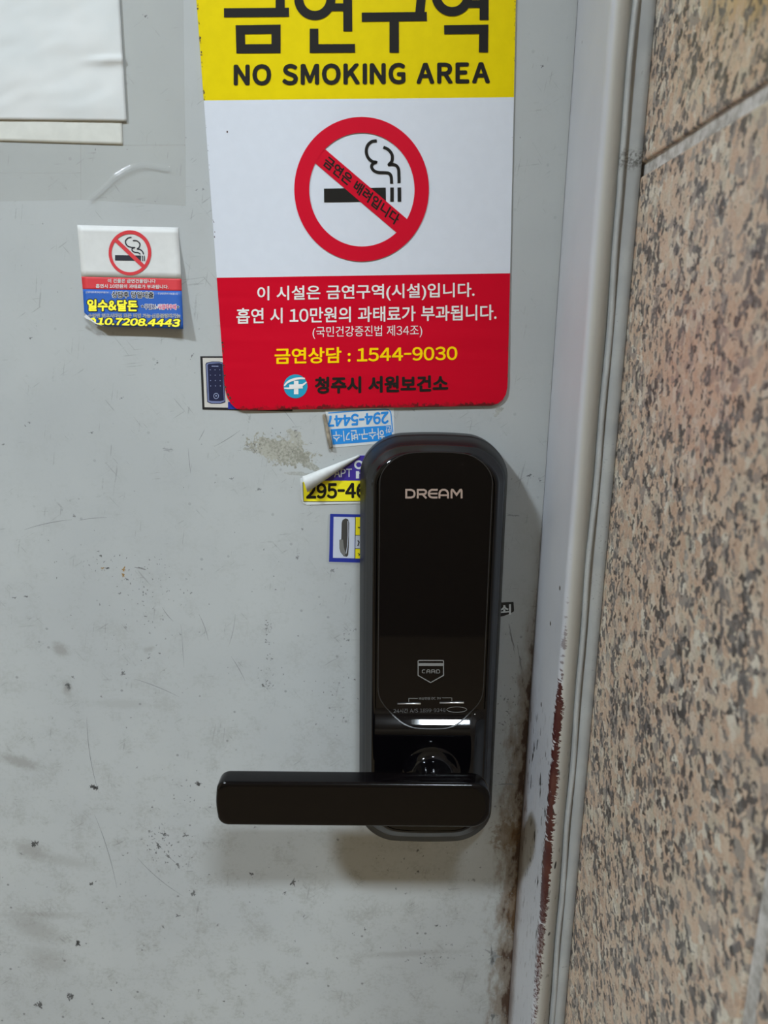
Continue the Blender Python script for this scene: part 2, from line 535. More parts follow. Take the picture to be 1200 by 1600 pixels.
# the door leaf; chips, crumbs and scratches of its paint lie on its face inside the same mesh
CHIPS = [(55, 1320, 7, 6, 20, 1), (148, 1231, 7, 6, 0, 1), (120, 1474, 6, 7, 0, 1), (110, 1557, 6, 6, 10, 1), (60, 1570, 7, 6, 30, 1),
                  (143, 1381, 4, 3, 0, 1), (458, 1379, 4.5, 6, 10, .9), (393, 1366, 3, 3, 0, 1), (445, 1395, 2.5, 2, 0, 1), (653, 1362, 2.5, 2, 0, 1),
                  (653, 1329, 3, 2, 0, .9), (682, 1446, 4, 1.6, 0, 1), (311, 1224, 6, 5, 60, .7), (256, 1304, 5, 3, 30, .8), (248, 1322, 6, 3, 50, .8),
                  (290, 1305, 5, 2.5, 0, .7), (278, 1352, 6, 2, 60, .7), (265, 1340, 9, 1.5, 40, .7), (302, 1396, 3, 5, 20, .7), (278, 1431, 5, 2, 0, .7),
                  (167, 888, 5, 1.8, 5, .9), (116, 806, 3, 2, 40, .8), (192, 1053, 4, 5, 60, .6), (107, 1072, 5, 6, 70, .6), (220, 888, 8, 1.2, 12, .7),
                  (198, 905, 4, 1.4, 35, .7), (143, 676, 2.5, 1.6, 30, .8), (246, 567, 2, 2, 0, .9), (23, 934, 3, 1.4, 0, .7), (42, 932, 3, 1.6, 0, .7),
                  (46, 660, 2, 1.4, 0, .7), (190, 622, 2, 1.2, 0, .6), (262, 703, 7, 3, 10, .3), (362, 748, 3, 2, 0, .4), (405, 764, 4, 3, 40, .4),
                  (465, 871, 2.5, 4, 40, .4), (520, 891, 4, 3, 0, .5), (848, 103, 1.8, 2, 0, 1), (827, 743, 5, 2, -15, .7), (844, 751, 2, 1.6, 0, .8),
                  (800, 1000, 1.6, 26, -12, .5), (812, 1030, 1.6, 26, -8, .5), (792, 1225, 12, 1.5, 0, .4), (770, 1500, 6, 20, 0, .25),
                  (768, 1487, 2, 10, 0, .5), (740, 1375, 4, 2, 10, .4), (770, 1590, 4, 5, 20, .6), (800, 805, 10, 2, 5, .35),
                  (75, 160, 3, 2, 0, .0), (228, 25, 2.5, 2, 0, .6), (300, 556, 1.8, 3, 20, .6)]
CRUMBS = [(193, 890, 3.5, 4, 0, 1), (192, 898, 2.5, 3, 0, 1), (160, 888, 3, 1.5, 0, .7)]
SCRATCHES = [(145, 1180, 1.0, 60, -9, .55), (165, 1330, 1.0, 60, -17, .5), (245, 1075, 38, 1.0, 22, .55), (296, 720, 1.0, 20, -6, .5),
                  (262, 960, 14, .9, 52, .4), (318, 980, 1.0, 22, -20, .4), (372, 1045, 1.0, 22, -30, .45), (362, 985, 1.0, 26, 12, .3),
                  (285, 1010, 1.0, 34, -4, .3), (75, 820, 38, .9, -12, .4), (145, 811, 22, .9, -6, .4), (355, 685, 24, .8, -32, .45),
                  (315, 680, 10, .8, -62, .45), (250, 1370, 46, .8, 40, .35), (450, 650, 1, 20, -38, .3)]
DOOR_RGB = (172, 175, 175)
dv, df_ = box(-0.80, XE - 0.0002, 0.0, 0.04, 0.012, 2.06, LEAN)
dm = [0] * len(df_); dmats = [M_DOOR]; _mk = {}


def mark_mat(rgb, st):
    key = (rgb, round(st * 5))
    if key not in _mk:
        q = key[1] / 5
        _mk[key] = len(dmats)
        dmats.append(plain('worn_paint', tuple(a * (1 - q) + b_ * q for a, b_ in zip(DOOR_RGB, rgb)), 0.6, grain=0.12))
    return _mk[key]


def add_mark(px, py, rx, ry, deg, mi, rag):
    """one ragged flake: star-like outline with noisy radius"""
    nn_ = 22; ca, sa = math.cos(math.radians(deg)), math.sin(math.radians(deg)); base = len(dv)
    dv.append(at(px, py, -0.00003))
    for i in range(nn_):
        a = 2 * math.pi * i / nn_
        r = max(0.25, 0.85 + rag * (random.random() - 0.5) * 1.5 + 0.25 * math.sin(3 * a + px))
        x, y = rx * r * math.cos(a), ry * r * math.sin(a)
        dv.append(at(px + x * ca - y * sa, py + x * sa + y * ca, -0.00003))
    for i in range(nn_):
        df_.append((base, base + 1 + (i + 1) % nn_, base + 1 + i)); dm.append(mi)


for (px, py, rx, ry, deg, st) in CHIPS:
    mi = mark_mat((70, 70, 70), st * 0.85)
    if min(rx, ry) > 4.5:                               # a big chip breaks up into several flakes
        for q in range(5):
            add_mark(px + random.uniform(-.55, .55) * rx, py + random.uniform(-.55, .55) * ry, rx * random.uniform(.3, .6), ry * random.uniform(.3, .6), random.uniform(0, 180), mi, .9)
    else:
        add_mark(px, py, rx * .9, ry * .9, deg, mi, .8)
        for q in range(2):
            add_mark(px + random.uniform(-2, 2) * rx, py + random.uniform(-2, 2) * ry, 0.8, 0.6, 0, mi, .8)
for (px, py, rx, ry, deg, st) in CRUMBS:
    add_mark(px, py, rx, ry, deg, mark_mat((150, 118, 66), st), .8)
for (px, py, rx, ry, deg, st) in SCRATCHES:             # thin curved lines
    L_ = max(rx, ry); a = math.radians(deg if rx > ry else deg + 90)
    bend = random.uniform(-.09, .09) * L_
    pts = [(px + t * L_ * math.cos(a) - bend * (1 - t * t) * math.sin(a), py + t * L_ * math.sin(a) + bend * (1 - t * t) * math.cos(a)) for t in [i / 8 - 1 for i in range(17)]]
    base = len(dv)
    ribbon_geo(pts, (lambda t: 0.25 + 0.75 * math.sin(math.pi * min(.98, max(.02, t)))), False, dv, df_, 0.00003)
    mi = mark_mat((92, 92, 92), st * .9)
    while len(dm) < len(df_): dm.append(mi)
# specks strewn over the face, denser low down
for i in range(420):
    px, py = random.uniform(0, 840), random.uniform(200, 1600)
    if random.random() > 0.25 + 0.75 * (py / 1600) ** 2: continue
    r = random.choice((.5, .6, .7, .9, 1.3))
    add_mark(px, py, r * random.uniform(.7, 2.2), r, random.uniform(0, 180), mark_mat((84, 84, 82), random.choice((.4, .6, .6, .8))), .9)
for cx_, cy_, sx_, sy_, nn in ((250, 1325, 40, 40, 60), (300, 1240, 30, 40, 18), (160, 880, 90, 25, 26), (240, 905, 40, 50, 30), (430, 680, 60, 40, 20), (395, 700, 14, 8, 20),
                               (650, 1490, 120, 20, 40), (790, 1180, 14, 120, 40), (640, 1350, 110, 50, 30), (800, 1440, 10, 90, 40), (230, 1010, 60, 50, 24), (780, 1580, 14, 20, 16), (420, 982, 8, 9, 16), (420, 1003, 6, 4, 7), (421, 1025, 6, 5, 8), (417, 1067, 9, 10, 20), (428, 1048, 26, 8, 10), (520, 1090, 50, 45, 30), (545, 1000, 12, 14, 12), (240, 930, 60, 40, 30), (800, 1090, 14, 60, 24)):
    for i in range(nn):
        r = random.choice((.5, .6, .8, 1.0))
        add_mark(random.gauss(cx_, sx_ * .6), random.gauss(cy_, sy_ * .6), r * random.uniform(.8, 2.5), r, random.uniform(0, 180), mark_mat((84, 84, 82), random.choice((.4, .6, .8))), .9)
df_ = df_[:6] + fixwind(dv, df_[6:])
dr_ = link('door_1', dv, df_, None, mats=dmats, fmat=dm); dr_['kind'] = 'structure'
struct('wall_front', box(-3.2, -0.86, -0.06, 0.20, 0.0, CEIL), M_WALL)

# steel frame: one folded profile run up the lock side, the head and the hinge side
prof = [(XE - 0.004, 0.06), (XE - 0.0008, 0.045), (XE, 0.0), (XE + 0.0002, -0.030), (XE + 0.0005, -0.0565)]
for i in range(0, 7):                                   # rounded arris
    a = math.radians(i * 15)
    prof.append((XE + 0.0005 + 0.0040 * (1 - math.cos(a)), -0.0585 - 0.0040 * math.sin(a)))
prof += [(XE + 0.0070, -0.0620), (XE + 0.0095, -0.0600), (XE + 0.0112, -0.0580), (XE + 0.0125, -0.03), (XE + 0.0125, 0.06)]
zs = [0.0 + 2.12 * i / 40 for i in range(41)]
vs, fs = [], []
for z in zs:
    for (px_, py_) in prof: vs.append((px_ + LEAN * (z - 1.19), py_, z))
n = len(prof)
for i in range(len(zs) - 1):
    for j in range(n - 1):
        fs.append((i * n + j, i * n + j + 1, (i + 1) * n + j + 1, (i + 1) * n + j))
fr = struct('trim_1', (vs, [tuple(reversed(f)) for f in fs]), M_FRAME)
for p in fr.data.polygons: p.use_smooth = True
struct('trim_2', box(-0.86, 0.12, -0.0625, 0.06, 2.075, 2.14), M_FRAME)
struct('wall_over_door', box(-0.86, 0.34, -0.05, 0.20, 2.14, CEIL), M_WALL)
struct('trim_3', box(-0.86, -0.806, -0.0625, 0.06, 0.0, 2.075), M_FRAME)

# sealant between frame and stone: a raised bead and a smeared flat strip
prof = [(XE + 0.0100, -0.0560)]
for i in range(9):
    a = math.radians(-20 + i * 27)
    prof.append((XE + 0.0116 - 0.00130 * math.cos(a), -0.0606 - 0.00175 * math.sin(a)))
prof += [(XE + 0.0132, -0.0610), (XE + 0.0165, -0.0616), (XE + 0.0192, -0.0622), (XE + 0.0200, -0.0590)]
zs = [0.9 * 0 + 2.07 * i / 300 for i in range(301)]
vs, fs = [], []
n = len(prof)
for z in zs:
    wv = 0.00045 * math.sin(z * 31) + 0.00035 * math.sin(z * 83 + 1)
    wv += 0.0012 * max(0.0, min(1.0, (1.03 - z) / 0.05)) - 0.0006 * max(0.0, min(1.0, (z - 1.352) / 0.004))
    for j, (px_, py_) in enumerate(prof):
        vs.append((px_ + LEAN * (z - 1.19) + (wv if 0 < j < 10 else 0), py_ + (wv * 0.6 if 0 < j < 10 else 0), z))
for i in range(len(zs) - 1):
    for j in range(n - 1):
        fs.append((i * n + j, (i + 1) * n + j, (i + 1) * n + j + 1, i * n + j + 1))
sl = struct('trim_4', (vs, fs), M_SEAL)
for p in sl.data.polygons: p.use_smooth = True

# the granite-clad side wall: mortar core with slabs set on it
XS = XE + 0.0195
wr = struct('wall_right', box(XS + 0.0016, 0.34, -0.36, -0.02, 0.0, CEIL, LEAN), M_MORT)


def slab(y0, y1, z0, z1):
    b = 0.0009
    vs, fs = [], []
    loops = [(XS + 0.012, 0.0), (XS + b, 0.0), (XS + b * 0.3, b * 0.3), (XS, b)]
    ny = 1
    for (x, i) in loops:
        for (y, z) in ((y0 + i, z0 + i), (y1 - i, z0 + i), (y1 - i, z1 - i), (y0 + i, z1 - i)):
            vs.append((x + LEAN * (z - 1.19), y, z))
    for l in range(3):
        for j in range(4):
            a = l * 4 + j; b_ = l * 4 + (j + 1) % 4
            fs.append((a, a + 4, b_ + 4, b_))
    fs.append((12, 15, 14, 13))
    return link('granite_slab', vs, fs, M_GRAN, wr)


GZ = 1.3615
slab(-0.2310, -0.050, 0.003, GZ - 0.0030)
slab(-0.3600, -0.2390, 0.003, GZ - 0.0030)
slab(-0.3600, -0.050, GZ + 0.0030, CEIL - 0.003)

# two ceiling lamps of the corridor
M_LAMPH = plain('white_lamp_housing', (225, 225, 222), 0.5)
for i, (lx, ly, hx, hy, lstr) in enumerate(LAMPS):
    t = thing('ceiling_lamp', (lx, ly, CEIL), ('lit long white ceiling lamp above the lock, nearer the granite wall', 'lit short white ceiling lamp further left along the corridor ceiling')[i],
              'lamp', 'corridor ceiling lamps')
    k = NT('lamp_diffuser_glow', 0.5)
    em = k.n('ShaderNodeEmission'); em.inputs[0].default_value = (0.85, 0.97, 1.08, 1); em.inputs[1].default_value = lstr
    k.t.links.new(em.outputs[0], k.t.nodes['Material Output'].inputs['Surface'])
    link('lamp_housing', *box(lx - hx - .03, lx + hx + .03, ly - hy - .025, ly + hy + .025, CEIL - 0.035, CEIL), M_LAMPH, t)
    link('lamp_diffuser', *box(lx - hx, lx + hx, ly - hy, ly + hy, CEIL - 0.045, CEIL - 0.0352), k.m, t)

# ------------------------------------------------------------------ the lock
M_GLOSS = plain('black_gloss_plastic', (6, 5, 7), 0.07, 0, 0.42)
M_PANEL = plain('black_glass_panel', (4, 3, 6), 0.03, 0, 0.36)
M_SATIN = plain('dark_satin_plastic', (22, 22, 23), 0.16, 0, 0.5)
M_SIDE = plain('dark_satin_side', (14, 14, 15), 0.42, 0, 0.3)
M_MATTE = plain('black_matte_plastic', (20, 20, 21), 0.35, 0, 0.5)
M_LEVER = plain('black_lever_lacquer', (6, 4, 5), 0.14, 0, 0.28)
M_CHROME = plain('silver_logo_metal', (205, 184, 174), 0.35, 0.55)
M_STEEL = plain('bright_contact_metal', (225, 225, 225), 0.35, 1.0)
M_GREYP = plain('grey_lock_print', (128, 128, 126), 0.5)
M_DIMP = plain('dim_lock_print', (92, 92, 92), 0.5)

LX = 0.02835; LHW = 0.0409; LZT = 1.2361
LZB = at(690, 1315, -0.0125).z
LR = 0.0225
lock = thing('digital_door_lock', (LX, 0, (LZT + LZB) / 2), 'black glossy digital door lock with a lever handle on the grey door', 'door lock')


def outline(ins, rb=None, rows=False, zt=LZT, zb=LZB, hw=LHW, r=LR, arch=0.0032, archb=0.0022, nc=14, nt=18, ns=30):
    hw -= ins; zt -= ins; zb += ins; r = max(0.003, r - ins * 0.75)
    pts = []
    rt = r; rb = r if rb is None else rb
    def arc(cx, cz, a0, a1):
        r = rt if a0 < 179 and cz > (zt + zb) / 2 else rb
        for i in range(nc + 1):
            a = math.radians(a0 + (a1 - a0) * i / nc)
            pts.append([cx + r * math.cos(a), cz + r * math.sin(a)])
    def line(a, b, n_):
        for i in range(1, n_): pts.append([a[0] + (b[0] - a[0]) * i / n_, a[1] + (b[1] - a[1]) * i / n_])
    arc(hw - r, zt - r, 0, 90); line((hw - r, zt), (-hw + r, zt), nt)
    arc(-hw + r, zt - r, 90, 180); line((-hw, zt - r), (-hw, zb + rb), ns)
    arc(-hw + rb, zb + rb, 180, 270); line((-hw + rb, zb), (hw - rb, zb), nt)
    arc(hw - rb, zb + rb, 270, 360); line((hw, zb + rb), (hw, zt - r), ns)
    mid = (zt + zb) / 2
    for q in pts:
        s = (q[0] / hw) ** 2
        wt = max(0.0, min(1.0, (abs(q[1] - mid) - (zt - mid - r)) / r))
        q[1] -= (arch if q[1] > mid else -archb) * s * wt
    return pts


def loft(name, loops, mat, parent, cx=LX, cap=True, mats=None, lmat=None, **kw):
    vs, fs, fm = [], [], []
    n = None
    for (ins, dep, *zx) in loops:
        o = outline(ins, zb=LZB + (zx[0] if zx else 0.0), **kw); n = len(o)
        for (u, z) in o: vs.append((cx + u, -dep, z))
    for l in range(len(loops) - 1):
        for j in range(n):
            a = l * n + j; b = l * n + (j + 1) % n
            fs.append((a, a + n, b + n, b)); fm.append(lmat[l] if lmat else 0)
    if cap:
        fs.append(tuple((len(loops) - 1) * n + j for j in reversed(range(n)))); fm.append(lmat[-1] if lmat else 0)
    # make side faces look outwards
    vv = [Vector(v) for v in vs]
    c0 = Vector((cx, 0.05, sum(v.z for v in vv) / len(vv)))
    out = []
    for f in fs:
        a, b, c = vv[f[0]], vv[f[1]], vv[f[2]]
        nrm = (b - a).cross(c - a); ctr = (a + b + c) / 3
        if len(f) > 4: nrm = Vector((0, -1, 0)) if True else nrm
        out.append(f if nrm.dot(ctr - c0) >= 0 else tuple(reversed(f)))
    return link(name, vs, out, mat, parent, True, mats, fm)


loft('back_plate', [(0.0, 0.0), (0.0, 0.0085), (0.0004, 0.0098), (0.0014, 0.0104)], M_MATTE, lock, cap=True)
BODY = 0.0300
BZ = at(690, 1302, -0.0296).z - LZB - 0.0080             # the body stands back from the flange at its foot
loft('body', [(0.0016, 0.0095), (0.0013, 0.0112), (0.0006, 0.0120), (0.0003, 0.0130), (0.0036, 0.0236, BZ * .75), (0.0043, 0.0246, BZ * .8),
              (0.0066, 0.0274, BZ * .96), (0.0070, 0.0281, BZ), (0.0074, 0.0290, BZ), (0.0080, 0.0297, BZ), (0.0088, BODY, BZ), (0.0100, BODY, BZ)],
     M_GLOSS, lock, cap=False, mats=[M_GLOSS, M_SATIN, M_SIDE], lmat=[0, 0, 0, 2, 1, 1, 0, 0, 0, 0, 0])

ZR0 = at(690, 1108, -BODY).z; ZR1 = at(690, 1138, -BODY).z
ZD0 = at(690, 1262, -BODY).z; ZD1 = at(690, 1290, -BODY).z
RISE = (ZR0 - ZR1) * 0.875 / 1.5


def sst(t):
    t = max(0.0, min(1.0, t)); return t * t * (3 - 2 * t)


def bulge(u, z):
    up = sst((ZR0 - z) / (ZR0 - ZR1)) * (1 - sst((ZD0 - z) / (ZD0 - ZD1)))
    side = 1 - (sst((u / LHW - 0.58) / 0.24) if u > 0 else sst((-u / LHW - 0.76) / 0.20))
    return RISE * up * side


def face_rows(name, o, dep, mat, parent, thick, zmin=None):
    """front sheet filling the outline o, following the bulge, with a rounded rim"""
    zt = max(p[1] for p in o); zb = min(p[1] for p in o)
    rgt = sorted([(p[1], p[0]) for p in o if p[0] > 0])
    def hwid(z):
        prev = None; best = 0
        for (zz, uu) in rgt:
            if prev and prev[0] <= z <= zz and zz > prev[0]:
                best = max(best, prev[1] + (uu - prev[1]) * (z - prev[0]) / (zz - prev[0]))
            prev = (zz, uu)
        return best
    N = 260; C = 48
    rows = []
    for i in range(N + 1):
        t = i / N
        z = zb + (zt - zb) * (0.5 - 0.5 * math.cos(math.pi * (0.02 + 0.96 * t)))
        rows.append(z)
    vs, fs = [], []
    for z in rows:
        h = hwid(z)
        for j in range(C + 1):
            u = h * math.sin(math.pi / 2 * (2 * j / C - 1)) if True else 0
            vs.append((LX + u, -(dep + bulge(u, z)), z))
    for i in range(N):
        for j in range(C):
            a = i * (C + 1) + j
            fs.append((a, a + 1, a + C + 2, a + C + 1))
    if thick:
        loop = [i * (C + 1) + C for i in range(N + 1)] + [N * (C + 1) + j for j in reversed(range(C))] + [i * (C + 1) for i in reversed(range(N))] + list(range(1, C))
        b = len(vs)
        for q in loop: vs.append((LX + (vs[q][0] - LX) * 1.006, vs[q][1] + thick, vs[q][2]))
        L = len(loop)
        for j in range(L):
            fs.append((loop[j], b + j, b + (j + 1) % L, loop[(j + 1) % L]))
    fs = [f if i >= N * C else fixwind(vs, [f])[0] for i, f in enumerate(fs)]
    return link(name, vs, fs, mat, parent, True)


face_rows('front_face', outline(0.0095, zb=LZB + BZ), BODY, M_GLOSS, lock, 0.0)
PAN = BODY + 0.0006
PZT = at(682, 706, -PAN).z; PZB = at(690, 1131, -PAN).z
PHW = (at(773, 760, -PAN).x - at(590, 900, -PAN).x) / 2 - 0.0009
face_rows('front_panel', outline(0.0, zt=PZT, zb=PZB, hw=PHW, r=0.0165, rb=0.0225, arch=0.0030, archb=0.0030), PAN, M_PANEL, lock, 0.0007)
M_EDGE_REFL = plain('painted_edge_reflection', (42, 41, 41), 0.35)  # grey ring paints the reflection along the panel's bevelled edge
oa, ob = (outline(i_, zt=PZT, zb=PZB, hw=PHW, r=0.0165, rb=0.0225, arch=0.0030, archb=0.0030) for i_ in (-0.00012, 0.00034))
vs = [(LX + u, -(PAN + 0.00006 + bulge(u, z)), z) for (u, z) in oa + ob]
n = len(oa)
link('panel_edge_reflection', vs, fixwind(vs, [(i, (i + 1) % n, n + (i + 1) % n, n + i) for i in range(n)]), M_EDGE_REFL, lock)['label'] = 'thin grey line painting the reflection on the panel edge'


def on_panel(px, py):
    d = PAN
    for _ in range(4):
        q = at(px, py, -d); d = PAN + bulge(q.x - LX, q.z)
    return d + 0.00012


def sc(pts, ox, oy, s): return [(ox + a / s, oy + b / s) for a, b in pts]


# DREAM, drawn letter by letter like the silver logo
D_ = lambda pts: sc(pts, 620, 750, 10)
W_ = 3.0
logo = [
    (D_([(148, 155), (225, 155), (262, 170), (276, 200), (276, 232), (262, 260), (225, 274), (148, 274)]), W_, True),
    (D_([(328, 288), (328, 155), (425, 155), (452, 168), (458, 188), (448, 212), (420, 222), (345, 222)]), W_, False),
    (D_([(395, 215), (462, 286)]), W_, False),
    (D_([(640, 154), (545, 154), (512, 172), (499, 205), (503, 240), (525, 266), (555, 274), (636, 274)]), W_, False),
    (D_([(500, 213), (636, 213)]), W_ * .85, False),
    (D_([(666, 288), (666, 205), (682, 170), (712, 154), (752, 154), (783, 170), (800, 205), (800, 288)]), W_, False),
    (D_([(668, 238), (800, 238)]), W_ * .85, False),
    (D_([(855, 288), (855, 168), (863, 153), (876, 155), (934, 232), (990, 155), (1004, 153), (1012, 168), (1012, 288)]), W_, False)]
strokes('brand_lettering', logo, on_panel, M_CHROME, lock)['label'] = 'silver lettering'
# card reader emblem
emb = [([(654.5, 1031.9), (691.8, 1031.9), (693, 1033), (693, 1055.3), (672.8, 1066.6), (653.3, 1055.3), (653.3, 1033)], 1.5, True),
       ([(654, 1038.3), (692.4, 1038.3)], 4.6, False)]
e4 = lambda pts: sc(pts, 610, 1010, 9.23)
for pts in ([(500, 338), (470, 338), (460, 348), (460, 374), (470, 382), (500, 382)],
            [(524, 388), (524, 352), (536, 338), (560, 338), (570, 350), (570, 388)], [(524, 366), (570, 366)],
            [(594, 388), (594, 338), (630, 338), (642, 348), (642, 388)], [(594, 366), (640, 366)],
            [(666, 336), (700, 338), (710, 350), (710, 372), (700, 384), (666, 384), (666, 336)]):
    emb.append((e4(pts), 1.0, False))
strokes('card_emblem', emb, on_panel, M_GREYP, lock)['label'] = 'grey printed card shield'
# emergency power print and contacts
strokes('terminal_bracket', [([(638.7, 1096.5), (638.7, 1091.3), (652.7, 1091.3)], .8, False), ([(690.7, 1090.4), (706, 1090.4), (706, 1095.5)], .8, False),
                             (ell(713.7, 1108.7, 15.5, 4.2, 40), .7, True)], on_panel, M_GREYP, lock)
rect_text('terminal_lettering', '비상전원 DC 9V', 654.7, 689.3, 1089.3, 1093.7, 1088.7, 1093.1, on_panel, M_GREYP, lock)
rect_text('service_lettering', '24시간 A/S 1899-9348', 614.7, 696, 1107.5, 1114.5, 1105.8, 1112.6, on_panel, M_DIMP, lock)
for (x0, x1, y) in ((621, 657.3, 1099.7), (687, 724.7, 1098.2)):
    a = at(x0, y, -PAN - 0.0004); b = at(x1, y, -PAN - 0.0004)
    r = 0.00052
    vs, fs = [], []
    for q in (a, b):
        for i in range(10):
            t = 2 * math.pi * i / 10
            vs.append((q.x, q.y + r * math.cos(t), q.z + r * math.sin(t) * 1.1))
    fs = [(i, (i + 1) % 10, 10 + (i + 1) % 10, 10 + i) for i in range(10)] + [tuple(range(10)), tuple(range(19, 9, -1))]
    link('power_contact', vs, fs, M_STEEL, lock, True)['label'] = 'bright metal contact strip'
poly('indicator_dot', ell(742, 1116, 1.0, 1.0, 12), on_panel, M_STEEL, lock)

# lever: hub and grip
HX = at(676, 1248, -0.05).x
LVT = at(550, 1211, -0.0600).z; LVB = at(550, 1291, -0.0670).z
HZ = (LVT + LVB) / 2
lv = bpy.data.objects.new('lever_handle', None); COL.objects.link(lv)
lv.parent = lock; lv.location = Vector((HX, -0.06, HZ)) - Vector(lock.location)
lv.matrix_world = Matrix.Translation((HX, -0.06, HZ)); lv.empty_display_size = 0.01
vs, fs = [], []
hp = [(0.0185, 0.0300), (0.0178, 0.0362), (0.0165, 0.0372), (0.0150, 0.0376), (0.0118, 0.0385), (0.0108, 0.0400), (0.0104, 0.0440), (0.0104, 0.0545), (0.0120, 0.0580)]
NS = 48
for (r, d) in hp:
    for i in range(NS):
        a = 2 * math.pi * i / NS
        vs.append((HX + r * math.cos(a), -d, HZ + r * math.sin(a)))
for l in range(len(hp) - 1):
    for i in range(NS):
        a = l * NS + i; b = l * NS + (i + 1) % NS
        fs.append((a, b, b + NS, a + NS))
link('hub', vs, fs, M_GLOSS, lv, True)
GX0 = at(340, 1250, -0.065).x; GX1 = at(765.5, 1250, -0.065).x
gz0, gz1 = LVB, LVT


def grip_outline(ins):
    pts = []
    def arc(cx, cz, rx, rz, a0, a1, n_=12):
        for i in range(n_ + 1):
            a = math.radians(a0 + (a1 - a0) * i / n_); pts.append((cx + rx * math.cos(a), cz + rz * math.sin(a)))
    x0, x1, z0, z1 = GX0 + ins, GX1 - ins, gz0 + ins, gz1 - ins
    rl, rr = 0.0055, 0.0095
    arc(x1 - rr, z1 - rr, rr, rr, 0, 90)
    for i in range(1, 24): pts.append((x1 - rr + (x0 + rl - x1 + rr) * i / 24, z1))
    arc(x0 + rl, z1 - rl, rl, rl, 90, 180)
    for i in range(1, 5): pts.append((x0 - 0.0006 * math.sin(math.pi * i / 5), z1 - rl + (z0 + rl - z1 + rl) * i / 5))
    arc(x0 + rl, z0 + rl, rl, rl, 180, 270)
    for i in range(1, 24): pts.append((x0 + rl + (x1 - rr - x0 - rl) * i / 24, z0))
    arc(x1 - rr, z0 + rr, rr, rr, 270, 360)
    for i in range(1, 5): pts.append((x1, z0 + rr + (z1 - rr - z0 - rr) * i / 5))
    return pts


def rounded(front, back, rf, rb):
    L = []
    for i in range(7):
        a = math.radians(90 * i / 6); L.append((rb * (1 - math.sin(a)), back + rb * (1 - math.cos(a))))
    for i in range(7):
        a = math.radians(90 * i / 6); L.append((rf * (1 - math.cos(a)), front - rf * (1 - math.sin(a))))
    L = [(rb * 1.6, back)] + L + [(rf * 1.35, front)]
    return L


vs, fs = [], []
lp = rounded(0.0680, 0.0545, 0.0022, 0.0035)
for (ins, d) in lp:
    o = grip_outline(ins); n = len(o)
    for (x, z) in o: vs.append((x, -d, z))
for l in range(len(lp) - 1):
    for j in range(n):
        a = l * n + j; b = l * n + (j + 1) % n
        fs.append((a, b, b + n, a + n))
fs.append(tuple(range(n))[::-1]); fs.append(tuple((len(lp) - 1) * n + j for j in range(n)))
g = link('lever_grip', vs, fs, M_LEVER, lv, True)

# ------------------------------------------------------------------ the big sign
M_YEL = plain('yellow_vinyl', (222, 199, 0), 0.4, 0, 0.12, grain=0.02); M_WHT = plain('white_vinyl', (206, 210, 218), 0.4, 0, 0.3, grain=0.01)
M_BLK = plain('black_print', (30, 28, 25), 0.5, 0, 0.15)
k = NT('red_vinyl', 0.38, 0, 0.12)
p_ = k.pos(); x_, y_, z_ = k.xyz(p_)
n1 = k.noise(p_, 500, 4, 0.7); n2 = k.noise(p_, 60, 3)
o_l = at(375.8, 641.4); o_r = at(768, 634)
sl_ = (o_r.z - o_l.z) / (o_r.x - o_l.x)
hb = k.math('SUBTRACT', z_, k.math('ADD', o_l.z, k.math('MULTIPLY', k.math('SUBTRACT', x_, o_l.x), sl_)))
e_ = k.math('ADD', k.math('DIVIDE', hb, 0.0026), k.math('MULTIPLY', k.math('SUBTRACT', n1, 0.5), 3.2))
dirt = k.math('MULTIPLY', k.step(e_, 0.9, 0.35), k.step(n2, 0.30, 0.48))
k.color(k.mix(k.math('MULTIPLY', dirt, 0.85), (194, 6, 36), (52, 30, 28)))
k.bump(k.noise(k.mapping(p_, (0, 0, 0), (0, 0.02, 0), (8, 1, 90)), 1.0, 2), 0.18, 0.004)
M_RED = k.m
M_RPRINT = plain('red_print', (196, 10, 40), 0.4, 0, 0.15)
M_WPRINT = plain('white_print', (226, 222, 218), 0.45); M_YPRINT = plain('yellow_print', (250, 206, 0), 0.45, 0, 0.15)
M_TEAL = plain('teal_print', (20, 146, 178), 0.45)

ST = 0.0010                                            # the sign stands off the door by its own thickness


def sbow(px, py):                                      # the lower edge lies a little proud of the door
    return ST + 0.0006 * sst((py - 470) / 170)


def sL(y): return 306.8 + 0.0735 * y
def sR(y): return 806.2 - 0.0215 * y


sign = thing('no_smoking_sign', at(570, 300), 'large yellow, white and red no smoking sign above the black lock', 'sign')
corner_l = [(350.6, 596), (352.0, 610), (355.5, 622), (361, 631), (368.5, 638), (378, 641.4)]
corner_r = [(768, 634), (778, 630.5), (785.5, 624.5), (790.5, 616), (792.6, 606), (793.4, 590)]
bands = [
    ([(sL(-112), -112), (sR(-118), -118), (sR(152), 152), (sL(157), 157)], 0),
    ([(sL(157), 157), (sR(152), 152), (sR(427), 427), (sL(434), 434)], 1),
    ([(sL(434), 434), (sR(427), 427)] + list(reversed(corner_r)) + list(reversed(corner_l)), 2)]
vs, fs, fm = [], [], []


def sub_poly(pts, n_=8):
    out = []
    for i in range(len(pts)):
        a, b = pts[i], pts[(i + 1) % len(pts)]
        m = n_ if math.hypot(a[0] - b[0], a[1] - b[1]) > 100 else 1
        for q in range(m): out.append((a[0] + (b[0] - a[0]) * q / m, a[1] + (b[1] - a[1]) * q / m))
    return out


